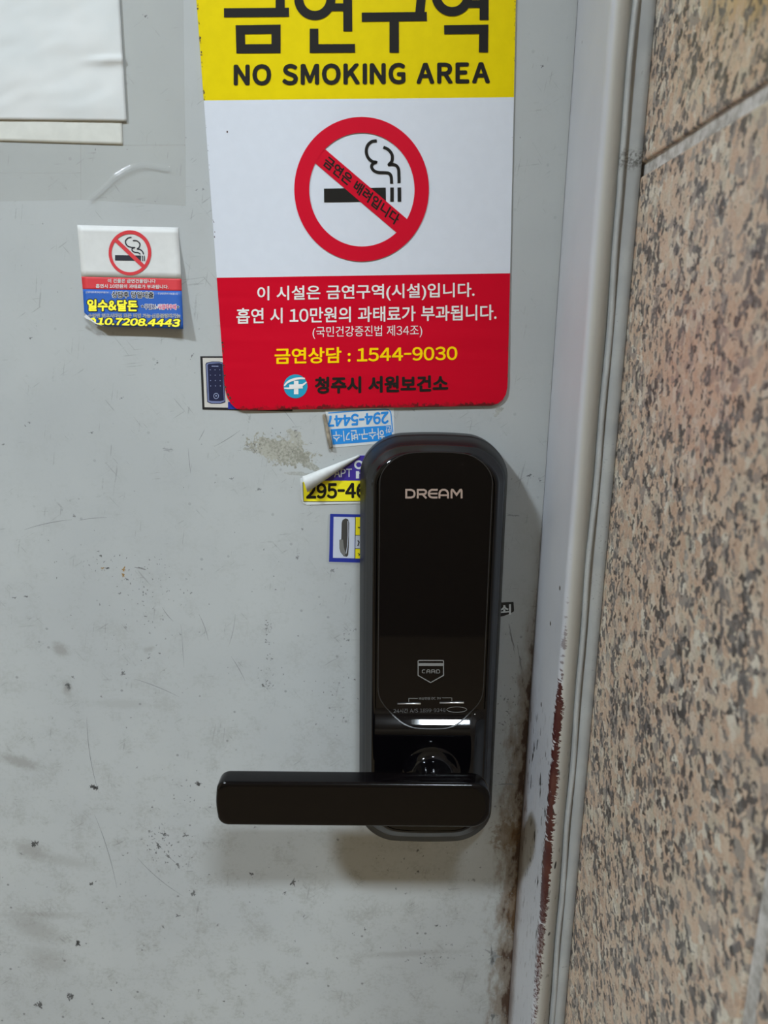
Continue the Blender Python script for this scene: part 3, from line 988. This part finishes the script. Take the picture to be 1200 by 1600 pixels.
for pts, mi in bands:
    # cut every band into thin level strips so that it can bow
    ys0, ys1 = min(p[1] for p in pts), max(p[1] for p in pts)
    pts = sub_poly(pts)
    tri = tessellate_polygon([[Vector((p[0], p[1], 0)) for p in pts]])
    b = len(vs)
    vs += [at(p[0], p[1], -sbow(*p)) for p in pts]
    for t in tri:
        fs.append(fixwind(vs, [tuple(b + q for q in t)])[0]); fm.append(mi)
    n = len(pts); b2 = len(vs)
    vs += [Vector((vs[b + q].x, -0.0001, vs[b + q].z)) for q in range(n)]
    for q in range(n):
        r_ = (q + 1) % n
        fs.append((b + q, b + r_, b2 + r_, b2 + q)); fm.append(mi)
wear = []
for (y, n_, r) in ((10, 5, 1.6), (36, 3, 1.2), (62, 6, 1.8), (82, 4, 1.5), (100, 3, 1.2), (142, 6, 1.7), (152, 3, 1.2), (200, 2, .8), (232, 2, .8), (262, 2, .8), (345, 3, 1.1), (366, 3, 1.2),
                   (540, 5, 1.8), (548, 4, 1.6), (572, 3, 1.4), (590, 4, 1.8), (604, 4, 1.8), (614, 5, 2.2), (624, 5, 2.4)):
    for q in range(n_):
        yy = y + random.uniform(-5, 5)
        xx = sL(yy) + random.uniform(0.6, 2.2) + (max(0, yy - 606) ** 1.5 * 0.09)
        wear.append((ell(xx, yy, r * random.uniform(.3, .7), r * random.uniform(.4, 1.0), 9)))
for (y, n_, r) in ((4, 3, 1.2), (20, 4, 1.0), (34, 6, .8), (56, 3, 1.2), (92, 2, .8), (218, 2, .8), (545, 3, 1.2), (585, 3, 1.2)):
    for q in range(n_):
        yy = y + random.uniform(-6, 6)
        wear.append(ell(sR(yy) - random.uniform(.5, 1.8), yy, r * random.uniform(.3, .6), r * random.uniform(.4, 1.0), 9))
wear.append(ell(355, 206, 1.2, 1.8, 9))
for pts in wear:
    b = len(vs)
    vs += [at(p[0], p[1], -sbow(*p) - 0.00010) for p in pts]
    fs.append(fixwind(vs, [tuple(range(b, len(vs)))])[0]); fm.append(3)
link('sign_panel', vs, fs, None, sign, mats=[M_YEL, M_WHT, M_RED, plain('rusty_edge_wear', (70, 46, 34), 0.7)], fmat=fm)
SP = lambda x, y: sbow(x, y) + 0.00020
SP1 = lambda x, y: sbow(x, y) + 0.00030
SP2 = lambda x, y: sbow(x, y) + 0.00040

h = lambda pts: sc(pts, 300, 0, 2.3077)
HB = 33 / 2.3077
head = [
    # 금
    (h([(150, -62), (318, -62), (318, 47)]), HB, False), (h([(115, 46), (350, 44)]), HB, False),
    (h([(174, 107), (303, 105), (303, 175), (176, 176)]), HB, True),
    # 연
    (h(ell(443, -4, 58, 60, 40)), HB, True), (h([(560, -110), (562, 113)]), HB * .98, False),
    (h([(498, -36), (560, -36)]), HB * .85, False), (h([(498, 26), (560, 26)]), HB * .85, False),
    (h([(440, 103), (440, 175), (588, 174)]), HB * .95, False),
    # 구
    (h([(640, -75), (822, -75), (826, 0), (820, 60)]), HB, False), (h([(612, 62), (847, 59)]), HB, False), (h([(729, 62), (729, 190)]), HB * 1.03, False),
    # 역
    (h(ell(938, -18, 58, 60, 40)), HB, True), (h([(1054, -120), (1053, 72)]), HB * .98, False),
    (h([(994, -50), (1054, -50)]), HB * .85, False), (h([(994, 14), (1054, 14)]), HB * .85, False),
    (h([(909, 107), (1052, 105), (1051, 189)]), HB, False)]
strokes('heading_lettering', head, SP, M_BLK, sign)['label'] = 'large black heading characters'
rect_text('english_lettering', 'NO SMOKING AREA', 365, 765.8, 100.5, 134, 96.5, 130.5, SP, M_BLK, sign, bold=0.042, latin=0.86)
ring('prohibition_ring', ell(565, 295.6, 105.2, 113, 96), ell(565.4, 296.3, 82.3, 88.8, 96), SP2, M_RPRINT, sign)['label'] = 'red prohibition circle'
c5 = lambda pts: sc(pts, 440, 170, 4.8)
poly('prohibition_bar', c5([(327, 303), (640, 570), (940, 826), (900, 905), (862, 928), (560, 671), (252, 408), (275, 350)]), SP1, M_RPRINT, sign)
sm1 = catmull([(714, 240), (676, 246), (645, 275), (635, 320), (648, 365), (680, 395), (706, 400), (686, 410), (675, 434), (690, 462), (724, 477), (770, 479), (804, 484), (821, 508), (825, 562)], 7)
sm2 = catmull([(763, 288), (800, 306), (828, 345), (828, 390), (806, 418), (826, 417), (856, 424), (876, 450), (880, 500), (881, 557)], 7)
cig = [(c5([(318, 650), (782, 643)]), 21.6, False), (c5([(828, 590), (828, 696)]), 5.6, False), (c5([(883, 590), (884, 696)]), 5.8, False),
       (c5(sm1), 4.9, False), (c5(sm2), 4.9, False)]
strokes('cigarette_pictogram', cig, SP, M_BLK, sign)['label'] = 'black smoking cigarette pictogram'
text('bar_lettering', '금연은 배려입니다', (503.1, 257.6), (618.0, 353.2), (626.5, 336.9), (512.8, 241.9), SP2, M_BLK, sign, bold=0.03)
# keep the lettering above the bar
rect_text('notice_lettering', '이 시설은 금연구역(시설)입니다.', 402, 741.5, 447.3, 473.2, 441.3, 467.5, SP, M_WPRINT, sign, bold=0.016)
rect_text('notice_lettering', '흡연 시 10만원의 과태료가 부과됩니다.', 369.3, 775.8, 481.5, 506.2, 475.5, 500, SP, M_WPRINT, sign, bold=0.016)
rect_text('notice_lettering', '(국민건강증진법 제34조)', 488.5, 659.7, 510.5, 529.5, 507.3, 526.8, SP, M_WPRINT, sign)
rect_text('hotline_lettering', '금연상담 : 1544-9030', 429, 714.7, 543.8, 569, 539, 564.2, SP, M_YPRINT, sign, bold=0.022)
poly('emblem_disc', ell(461.8, 603.6, 18.6, 18.6, 48), SP, M_TEAL, sign)['label'] = 'teal round health emblem'
c4 = lambda pts: sc(pts, 420, 570, 4)
strokes('emblem_cross', [(c4([(171, 100), (171, 184)]), 7, False), (c4([(128, 137), (212, 134)]), 6.8, False)], SP1, M_WPRINT, sign)
strokes('emblem_swoosh', [(c4(catmull([(97, 132), (118, 108), (155, 92), (195, 84), (226, 86)], 6)), lambda t: 0.8 + 3.0 * math.sin(math.pi * min(1, t * 0.75 + .12)), False),
                          (c4(catmull([(96, 146), (130, 147), (170, 142), (208, 128), (236, 108)], 6)), lambda t: 0.8 + 2.6 * math.sin(math.pi * min(1, t * .75 + .12)), False)], SP2, M_WPRINT, sign)
rect_text('office_lettering', '청주시 서원보건소', 491.8, 700.5, 588.6, 615.6, 585.8, 611.8, SP, M_BLK, sign, bold=0.042)

# ------------------------------------------------------------------ loan card at the left
M_CARDW = plain('white_card', (206, 206, 203), 0.5, grain=0.02); M_CRED = plain('red_card_print', (200, 44, 52), 0.5)
M_CBLUE = plain('blue_card_print', (22, 84, 168), 0.5); M_CYEL = plain('yellow_card_print', (248, 236, 40), 0.5)
M_INK = plain('dark_ink', (22, 24, 38), 0.5); M_PINK = plain('pink_card_print', (206, 44, 110), 0.5)
M_NAVYT = plain('navy_card_print', (40, 44, 110), 0.5)


def cd(px, py):
    t = max(0.0, (py - 352) / 162)
    return 0.00035 + 0.0042 * t ** 2 + 0.0010 * sst((px - 265) / 18) * sst((py - 365) / 60)


card = thing('loan_advert_card', at(204, 435), 'small no smoking card with blue loan advert, bottom edge lifting off the door', 'card')
L0, L1 = [(120.5, 351.6), (127.3, 432.3), (129.3, 451.8), (131.5, 488)], [(278.5, 355.6), (283.2, 435.6), (283.8, 454.6), (286.3, 514)]


def lerp2(a, b, t): return (a[0] + (b[0] - a[0]) * t, a[1] + (b[1] - a[1]) * t)


vs, fs, fm = [], [], []
bot = [(131.5, 488), (135.5, 492), (142.5, 499.5), (151, 505.5), (162, 509.6), (180, 510.2), (228, 511), (262, 512.8), (286.3, 514)]
rowsets = []
NCC = 16
for b in range(3):
    rr_ = []
    K = 8
    for i in range(K + 1):
        l = lerp2(L0[b], L0[b + 1], i / K); r = lerp2(L1[b], L1[b + 1], i / K)
        rr_.append([lerp2(l, r, j / NCC) for j in range(NCC + 1)])
    if b == 2:                                          # the blue band ends in the curled bottom edge
        def boty(x):
            for q in range(len(bot) - 1):
                if bot[q][0] <= x <= bot[q + 1][0] + 1e-6:
                    return bot[q][1] + (bot[q + 1][1] - bot[q][1]) * (x - bot[q][0]) / (bot[q + 1][0] - bot[q][0])
            return bot[-1][1]
        rr_ = []
        top = [lerp2(L0[2], L1[2], j / NCC) for j in range(NCC + 1)]
        xs_ = [lerp2((131.5, 0), (286.3, 0), j / NCC)[0] for j in range(NCC + 1)]
        for i in range(K + 1):
            rr_.append([lerp2(top[j], (xs_[j], boty(xs_[j])), i / K) for j in range(NCC + 1)])
    base = len(vs)
    for row in rr_:
        for q in row: vs.append(at(q[0], q[1], -cd(*q)))
    for i in range(K):
        for j in range(NCC):
            a = base + i * (NCC + 1) + j
            fs.append((a, a + 1, a + NCC + 2, a + NCC + 1)); fm.append(b)
fs = fixwind(vs, fs)
o = link('card_sheet', vs, fs, None, card, True, [M_CARDW, M_CRED, M_CBLUE], fm)
sol = o.modifiers.new('thickness', 'SOLIDIFY'); sol.thickness = 0.00025; sol.offset = -1; sol.use_rim = True
C1 = lambda x, y: cd(x, y) + 0.00015
C2 = lambda x, y: cd(x, y) + 0.00023
C3 = lambda x, y: cd(x, y) + 0.00031
poly('curled_corner', [(131.2, 495), (134.6, 491.0), (139, 495.2), (146, 501.5), (153, 506.2), (163, 510), (150, 506.2), (141, 500.5), (135, 498)],
     lambda x, y: cd(x, y) + 0.0012, M_CARDW, card)['label'] = 'white back of the curled corner'
cc = lambda pts: sc(pts, 120, 345, 6.667)
ring('prohibition_ring', ell(203.0, 395.0, 33.4, 35.2, 64), ell(202.8, 395.4, 28.4, 29.9, 64), C2, M_CRED, card)
strokes('prohibition_bar', [(cc([(395, 190), (700, 480)]), 6.0, False)], C3, M_CRED, card)
k1 = catmull([(570, 173), (532, 180), (506, 215), (524, 258), (565, 276), (602, 278), (578, 288), (577, 310), (600, 327), (640, 332), (661, 349)], 5)
k2 = catmull([(583, 207), (622, 208), (656, 238), (650, 275), (630, 293), (658, 299), (684, 320), (696, 350)], 5)
strokes('cigarette_pictogram', [(cc([(398, 385), (668, 390)]), 8.4, False), (cc([(684, 363), (686, 420)]), 1.5, False), (cc([(703, 363), (705, 420)]), 1.5, False),
                                (cc(k1), 1.9, False), (cc(k2), 1.9, False)], C1, M_INK, card)
c6 = lambda x, y: (120 + x / 6.667, 430 + y / 6.667)


def ctext(name, body, x0, x1, yt0, yb0, yt1, yb1, d, mat, **k_):
    return text(name, body, c6(x0, yb0), c6(x1, yb1), c6(x1, yt1), c6(x0, yt0), d, mat, card, **k_)


ctext('notice_lettering', '이 건물은 금연건물입니다', 323, 822, 36, 78, 42, 83, C1, M_CARDW, bold=0.022)
ctext('notice_lettering', '흡연시 10만원의 과태료가 부과됩니다.', 198, 955, 91, 133, 99, 142, C1, M_CARDW, bold=0.022)
ctext('lettering_outline', '상담후 당일대출', 365, 800, 168, 232, 174, 238, C1, M_CARDW, bold=0.085, ref=0.0)
ctext('offer_lettering', '상담후 당일대출', 365, 800, 168, 232, 174, 238, C2, M_INK, bold=0.025)
ctext('small_lettering', '[금융이용등록업체]이자율20%', 95, 330, 166, 190, 170, 192, C1, M_CARDW)
ctext('small_lettering', '무단배포하여 죄송합니다', 845, 1055, 178, 202, 182, 206, C1, M_CARDW)
ctext('lettering_outline', '일수&달돈', 110, 632, 252, 372, 262, 376, C1, M_INK, bold=0.125, ref=0.02)
ctext('headline_lettering', '일수&달돈', 110, 632, 252, 372, 262, 376, C2, M_CYEL, bold=0.042, ref=0.02)
ctext('lettering_outline', '무담보·사업자우대', 705, 1035, 301, 354, 304, 358, C1, M_CARDW, bold=0.10, ref=0.0)
ctext('terms_lettering', '무담보·', 705, 826, 301, 354, 302, 355, C2, M_NAVYT, bold=0.025)
ctext('terms_lettering', '사업자우대', 845, 1035, 302, 355, 304, 358, C2, M_PINK, bold=0.025)
for sx, sy in ((682, 323), (1053, 330)):
    for nm, R_, mt, dd in (('star_outline', 20, M_CARDW, C1), ('star', 13, M_INK, C2)):
        pts = []
        for i in range(10):
            a = math.radians(-90 + 36 * i); r = R_ if i % 2 == 0 else R_ * 0.5
            pts.append(c6(sx + r * math.cos(a), sy + r * math.sin(a)))
        poly(nm, pts, dd, mt, card)
ctext('lettering_outline', '수입만 있으시다면 모든 직업 가능·신용불량자가능', 118, 1078, 400, 440, 402, 444, C1, M_CARDW, bold=0.05, ref=0.0)
ctext('terms_lettering', '수입만 있으시다면 모든 직업 가능·신용불량자가능', 118, 1078, 400, 440, 402, 444, C2, M_INK)
ctext('lettering_outline', '10.7208.4443', 215, 1072, 444, 514, 458, 538, C1, M_INK, bold=0.14, ref=0.025, italic=0.02)
ctext('phone_lettering', '10.7208.4443', 215, 1072, 444, 514, 458, 538, C2, M_CYEL, bold=0.048, ref=0.025, italic=0.02)
strokes('phone_digit', [([c6(140, 478), c6(152, 456), c6(176, 452), c6(190, 470), c6(188, 492)], 3.4, False)], C2, M_CYEL, card)

# ------------------------------------------------------------------ keypad sticker half behind the sign
M_BORD = plain('black_sticker_border', (22, 22, 24), 0.5); M_STW = plain('cream_sticker_print', (196, 192, 184), 0.5)
M_NAVY = plain('navy_lock_print', (18, 24, 58), 0.45); M_SILV = plain('silver_blue_print', (112, 122, 160), 0.45)
M_BLUE = plain('royal_blue_print', (26, 44, 140), 0.5)
kp = thing('keypad_sticker', at(350, 600), 'small sticker with a navy keypad lock picture, half behind the sign', 'sticker', None)
poly('sticker_backing', [(312.8, 556.6), (400, 556.4), (457, 560), (457, 642.9), (316.2, 639.9)], 0.00020, M_BORD, kp, 0.0002)
poly('picture_ground', [(316.6, 559.2), (380, 559), (380, 637.6), (319.6, 636.2)], 0.00028, M_STW, kp)
poly('blue_block', [(356.2, 628), (400, 628), (400, 640), (356.2, 639)], 0.00036, M_BLUE, kp)
s6 = lambda pts: sc(pts, 300, 540, 6.667)
poly('keypad_rim', s6([(140, 195), (150, 178), (210, 165), (285, 166), (325, 178), (348, 590), (300, 606), (200, 606), (158, 588)]), 0.00036, M_NAVY, kp)
poly('keypad_edge', s6([(148, 200), (156, 186), (210, 173), (285, 174), (318, 184), (340, 580), (300, 598), (200, 598), (165, 582)]), 0.00042, M_SILV, kp)
poly('keypad_face', s6([(162, 205), (172, 190), (285, 182), (316, 190), (332, 570), (300, 578), (196, 576), (178, 570)]), 0.00048, M_NAVY, kp)
M_DOT = plain('pale_dot_print', (150, 158, 190), 0.5)
dots = []
for r_ in range(4):
    for q in range(3):
        dots.append(([(x, y) for x, y in s6([(186 + q * 50 + r_ * 1.5, 252 + r_ * 56), (194 + q * 50 + r_ * 1.5, 252 + r_ * 56)])], 1.1, False))
dots += [(ell(337.7, 618.7, 3.8, 4.2, 24), .9, True), (ell(337.7, 618.5, .6, .6, 8), 1.2, True), (s6([(205, 214), (275, 216)]), 1.2, False)]
strokes('keypad_keys', dots, 0.00054, M_DOT, kp)

# ------------------------------------------------------------------ upside-down drain sticker
M_SKY = plain('sky_blue_print', (30, 134, 212), 0.5); M_STK = plain('white_sticker', (208, 212, 212), 0.45, grain=0.03)
M_ROLL = plain('dirty_sticker_back', (168, 156, 136), 0.7, grain=0.35)
dr = thing('drain_service_sticker', at(565, 670), 'upside-down blue and white phone sticker with a rolled left edge under the sign', 'sticker')
poly('sticker_backing', [(508, 641.5), (560, 637), (615.2, 637), (616.6, 692), (578, 694.5), (520.8, 699.6)], 0.00020, M_STK, dr, 0.0002)
c9 = lambda pts: sc(pts, 500, 630, 9.23)
strokes('blue_border', [(c9([(118, 142), (560, 108), (930, 86), (985, 92), (1012, 118), (1022, 150), (1050, 420)]), 1.6, False)], 0.00030, M_SKY, dr)
poly('blue_band', c9([(150, 376), (1022, 318), (1046, 520), (700, 560), (185, 598)]), 0.00028, M_SKY, dr)
text('phone_lettering', '294-5447', (607.2, 642.6), (509.5, 649.6), (510.5, 667.4), (607.4, 662), 0.00034, M_SKY, dr, bold=0.04)
text('service_lettering', '하수구·변기·수', (600, 668), (519.2, 674.2), (520.5, 690.8), (601, 685.5), 0.00036, M_STK, dr, bold=0.015)
text('small_lettering', '한', (610.8, 666), (602, 666.6), (602.6, 677), (611, 676.4), 0.00036, M_STK, dr, bold=0.01)


def roll(name, a, b, ra, rb, mat, parent, turns=300, start=-60, n=20, m=14, skew=0.0, wob=0.0):
    """a curled-up edge: a cone of sheet lying on the door from photo point a to b, radii in photo pixels"""
    A = Vector(a); B = Vector(b); t = (B - A).normalized(); nn = Vector((-t.y, t.x))
    s = (at(a[0] + 10, a[1]).x - at(*a).x) / 10
    vs, fs = [], []
    for i in range(n + 1):
        f = i / n
        c = A.lerp(B, f); r = ra + (rb - ra) * f
        r *= 1 + wob * math.sin(f * 17 + 1)
        for j in range(m + 1):
            an = math.radians(start + turns * j / m)
            r2 = r * (1 - 0.18 * j / m)
            q = c + nn * (r2 * math.cos(an)) + t * (skew * ra * math.cos(an) * (1 - f))
            dep = (r + r2 * math.sin(an)) * s + 0.0003
            vs.append(at(q.x, q.y, -dep))
    for i in range(n):
        for j in range(m):
            k_ = i * (m + 1) + j
            fs.append((k_, k_ + 1, k_ + m + 2, k_ + m + 1))
    o = link(name, vs, fs, mat, parent, True)
    so = o.modifiers.new('thickness', 'SOLIDIFY'); so.thickness = 0.00012; so.offset = 0
    return o


roll('rolled_edge', (506.5, 647), (517.5, 700.5), 2.6, 3.4, M_ROLL, dr, turns=340, wob=0.06)['label'] = 'dirty beige rolled edge'

# ------------------------------------------------------------------ apartment sticker with peeled corner
M_PURP = plain('purple_print', (58, 40, 140), 0.5); M_YST = plain('yellow_sticker_print', (240, 226, 24), 0.5)
M_BACK = plain('white_paper_back', (206, 208, 206), 0.55, grain=0.05)
ap = thing('apartment_service_sticker', at(520, 760), 'yellow and purple phone sticker with its top corner peeled down, behind the lock', 'sticker')
poly('sticker_backing', [(469.2, 748), (476, 745), (520, 738), (561, 711), (580, 711), (580, 786.5), (530, 787.5), (479, 788.8), (473.5, 786), (470.4, 779)],
     0.0004, M_STK, ap, 0.0004)
AP = lambda x, y: 0.0005
AP1 = lambda x, y: AP(x, y) + 0.00008
AP2 = lambda x, y: AP(x, y) + 0.00016
poly('yellow_field', [(473.2, 753), (492, 751.5), (515, 751), (580, 751), (580, 782.6), (530, 783), (492, 783.3), (474.5, 783.2)], AP1, M_YST, ap)
poly('purple_field', [(512, 751), (500, 751), (530, 735), (548, 722), (561, 711.5), (580, 711.5), (580, 751)], AP1, M_PURP, ap)
strokes('thin_frame', [([(473.2, 754), (474.4, 783.4), (492, 783.5), (580, 782.8)], .7, False)], AP2, M_INK, ap)
rect_text('phone_lettering', '295-46', 478, 572.5, 755, 779.6, 754, 778.6, AP2, M_BLK, ap, bold=0.036)
rect_text('small_lettering', 'APT', 522, 549.8, 732.8, 745.9, 732.2, 745.2, AP2, M_STK, ap, bold=0.012)
strokes('large_lettering', [(ell(560.5, 726.2, 5.6, 5.4, 28), 3.0, True), ([(558.6, 736), (558.6, 747.6)], 5.0, False), ([(556, 739.2), (566, 739.2)], 1.2, False)], AP2, M_STK, ap)
roll('peeled_corner', (476.0, 756.0), (561.5, 712.0), 14.0, 1.6, M_BACK, ap, turns=290, start=-75, n=26, m=20, skew=-0.15)['label'] = 'white curled paper back'

# ------------------------------------------------------------------ lever-lock picture sticker
M_PALE = plain('pale_lilac_print', (188, 194, 206), 0.5); M_FILM = plain('worn_film_edge', (160, 164, 163), 0.45)
M_LOCKP = plain('dark_lock_picture', (62, 60, 58), 0.5); M_LOCKG = plain('grey_lock_picture', (112, 112, 108), 0.5)
lp_ = thing('lock_advert_sticker', at(540, 842), 'blue-bordered sticker with a dark lock picture, behind the lock', 'sticker')
poly('sticker_backing', [(513.5, 804), (580, 805), (580, 881.5), (513, 881), (510, 878), (510.5, 840), (512, 812)], 0.00016, M_FILM, lp_, 0.00016)
poly('blue_border', [(515.9, 802.8), (580, 804), (580, 879.6), (514.0, 877.8), (514.9, 850), (515.2, 822)], 0.00024, M_BLUE, lp_)
poly('picture_ground', [(521.3, 807.5), (554.8, 808.3), (553.8, 872.4), (520.2, 871.6)], 0.00032, M_PALE, lp_)
s8 = lambda pts: sc(pts, 460, 700, 8.42)
poly('lock_picture', s8([(622, 985), (635, 945), (675, 926), (708, 940), (722, 985), (716, 1300), (708, 1410), (690, 1432), (650, 1425), (606, 1370), (592, 1320), (592, 1210), (616, 1200)]), 0.00040, M_LOCKP, lp_)
poly('lever_picture', s8([(597, 1206), (640, 1206), (650, 1300), (670, 1370), (668, 1420), (640, 1410), (606, 1360), (592, 1318)]), 0.00046, M_LOCKG, lp_)
strokes('picture_shine', [(s8([(704, 960), (706, 1150), (698, 1290), (680, 1390)]), 1.0, False)], 0.00050, M_PALE, lp_)
poly('yellow_block', s8([(806, 910), (960, 912), (960, 1146), (804, 1144)]), 0.00032, M_YST, lp_)
poly('white_block', s8([(803, 1150), (960, 1152), (960, 1322), (801, 1320)]), 0.00032, M_PALE, lp_)
poly('yellow_block', s8([(801, 1328), (960, 1330), (960, 1456), (799, 1454)]), 0.00032, M_YST, lp_)
strokes('block_lines', [(s8([(804, 905), (798, 1456)]), .6, False), (s8([(802, 1148), (960, 1150)]), .8, False), (s8([(800, 1325), (960, 1327)]), .8, False),
                        (s8([(836, 1040), (850, 1050), (870, 1040)]), 1.6, False), (s8([(834, 1215), (850, 1240), (834, 1290)]), 1.8, False), (s8([(836, 1385), (856, 1400), (846, 1420)]), 1.4, False)], 0.00038, M_BORD, lp_)

# ------------------------------------------------------------------ black scrap right of the lock
scp = thing('torn_sticker_scrap', at(790, 952), 'torn black sticker scrap with one white character right of the lock', 'sticker')
poly('scrap_sheet', [(760, 942.5), (802.4, 940.6), (803.2, 952), (803, 955.3), (798.5, 958), (788, 962.2), (778.5, 964.4), (760, 966)], 0.00018, M_BORD, scp, 0.00018)
rect_text('scrap_lettering', '쇠', 781, 798.4, 944.6, 961.2, 944, 960.6, 0.00026, M_STK, scp, bold=0.03)
poly('scrap_tail', [(770, 964), (776.5, 965), (779, 968), (770, 969)], 0.00018, M_BORD, scp)

# ------------------------------------------------------------------ paper sheets and clear tape
k = NT('white_office_paper', 0.62, 0, 0.25)
p_ = k.pos(); n1 = k.noise(p_, 30, 3)
k.color(k.mix(k.step(n1, 0.3, 0.7), (203, 206, 205), (209, 210, 208)))
k.bump(k.noise(p_, 26, 2), 0.12, 0.004)
M_PAPER = k.m
M_PAPER2 = plain('cream_office_paper', (206, 206, 198), 0.62, 0, 0.25, grain=0.03)


def sheet(name, x0, xr, yt, yb, slope, d0, mat, label, cat, amp, crease):
    """a sheet of paper: right edge runs from (xr[0], 0) to (xr[1], yb); bottom rises or falls by slope"""
    NX, NY = 70, 70
    vs, fs = [], []
    for i in range(NY + 1):
        f = i / NY
        y = yt + (yb - yt) * f
        xe = xr[0] + (xr[1] - xr[0]) * (y / yb)
        for j in range(NX + 1):
            x = x0 + (xe - x0) * j / NX
            yy = y + slope * (x - xe) * f
            e = min(1.0, (xe - x) / 25.0 + 0.15) * min(1.0, (yb - y) / 25.0 + 0.15)
            dd = d0 + amp * e * (0.5 + 0.5 * mnoise.noise((x * 0.010, yy * 0.022, d0 * 900)) + 0.25 * mnoise.noise((x * 0.03 + yy * 0.02, yy * 0.05, 3.0)))
            if crease:
                yc = 96 + 0.03 * (190 - x)
                dd += 0.0011 * math.exp(-((yy - yc + 3) / 4.5) ** 2) * sst((x - 110) / 60)
            vs.append(at(x, yy, -dd))
    for i in range(NY):
        for j in range(NX):
            a = i * (NX + 1) + j
            fs.append((a, a + 1, a + NX + 2, a + NX + 1))
    c = at((x0 + xr[1]) / 2, (yt + yb) / 2)
    o = link(name, vs, fixwind(vs, fs), mat, None, True, org=c)
    tag(o, label, cat)
    so = o.modifiers.new('thickness', 'SOLIDIFY'); so.thickness = 0.00012; so.offset = -1
    return o


sheet('paper_sheet', -140, (184, 192), -170, 226.7, 0.030, 0.0003, M_PAPER2, 'cream sheet of paper peeking out underneath the top white sheet', 'paper', 0.0004, False)
sheet('paper_sheet', -140, (186.7, 197.9), -170, 190, 0.013, 0.0009, M_PAPER, 'blank white sheet of paper lying uppermost at the top left of the door', 'paper', 0.0009, True)

k = NT('clear_tape_film')
p_ = k.pos()
tr = k.n('ShaderNodeBsdfTransparent'); df0 = k.n('ShaderNodeBsdfDiffuse'); gl = k.n('ShaderNodeBsdfGlossy'); fr_ = k.n('ShaderNodeFresnel')
df0.inputs[0].default_value = (*lin((168, 168, 154)), 1); gl.inputs['Roughness'].default_value = 0.12; fr_.inputs[0].default_value = 1.42
bk = k.math('MULTIPLY', fr_.outputs[0], k.math('SUBTRACT', 1.0, k.n('ShaderNodeNewGeometry').outputs['Backfacing']))
m1 = k.n('ShaderNodeMixShader'); m2 = k.n('ShaderNodeMixShader'); m1.inputs[0].default_value = 0.10
for a_, b_ in ((tr.outputs[0], m1.inputs[1]), (df0.outputs[0], m1.inputs[2]), (bk, m2.inputs[0]), (m1.outputs[0], m2.inputs[1]), (gl.outputs[0], m2.inputs[2]),
               (m2.outputs[0], k.t.nodes['Material Output'].inputs['Surface'])):
    k.t.links.new(a_, b_)
M_TAPE = k.m


def tape(quad, d, label, fold=None):
    NX = NY = 130
    vs, fs = [], []
    for i in range(NY + 1):
        for j in range(NX + 1):
            l = lerp2(quad[0], quad[3], i / NY); r = lerp2(quad[1], quad[2], i / NY)
            q = lerp2(l, r, j / NX)
            dd = d + 0.00004 * mnoise.noise((q[0] * 0.05, q[1] * 0.05, 1.0))
            if fold:
                best = 1e9
                for a, b in zip(fold, fold[1:]):
                    A, B, Q = Vector(a), Vector(b), Vector(q)
                    t = max(0, min(1, (Q - A).dot(B - A) / (B - A).length_squared))
                    best = min(best, (Q - A.lerp(B, t)).length)
                dd += 0.0020 * math.exp(-(best / 2.3) ** 2)
            vs.append(at(q[0], q[1], -dd))
    for i in range(NY):
        for j in range(NX):
            a = i * (NX + 1) + j
            fs.append((a, a + 1, a + NX + 2, a + NX + 1))
    o = link('clear_tape', vs, fixwind(vs, fs), M_TAPE, None, True, org=at(*quad[0]))
    return tag(o, label, 'tape', 'clear tape around the paper')


tape([(-60, 196), (126.5, 198), (126.5, 270.5), (-60, 270)], 0.00012, 'clear tape strip running across the door directly under the papers')
tape([(-60, 268.8), (126.5, 269.3), (126.5, 312), (-60, 316)], 0.00018, 'lower clear tape strip on the door, some way below the papers')
tape([(125.3, 226), (290, 226), (290, 322), (126, 312)], 0.00016, 'wrinkled clear tape piece below the paper corner with a shiny fold',
     fold=[(140, 312), (160, 296), (182, 275), (205, 262), (225, 257), (262, 263)])
tape([(180, -30), (286, -30), (289.5, 227.5), (180, 227.5)], 0.00022, 'clear tape strip standing between the white paper and the sign')
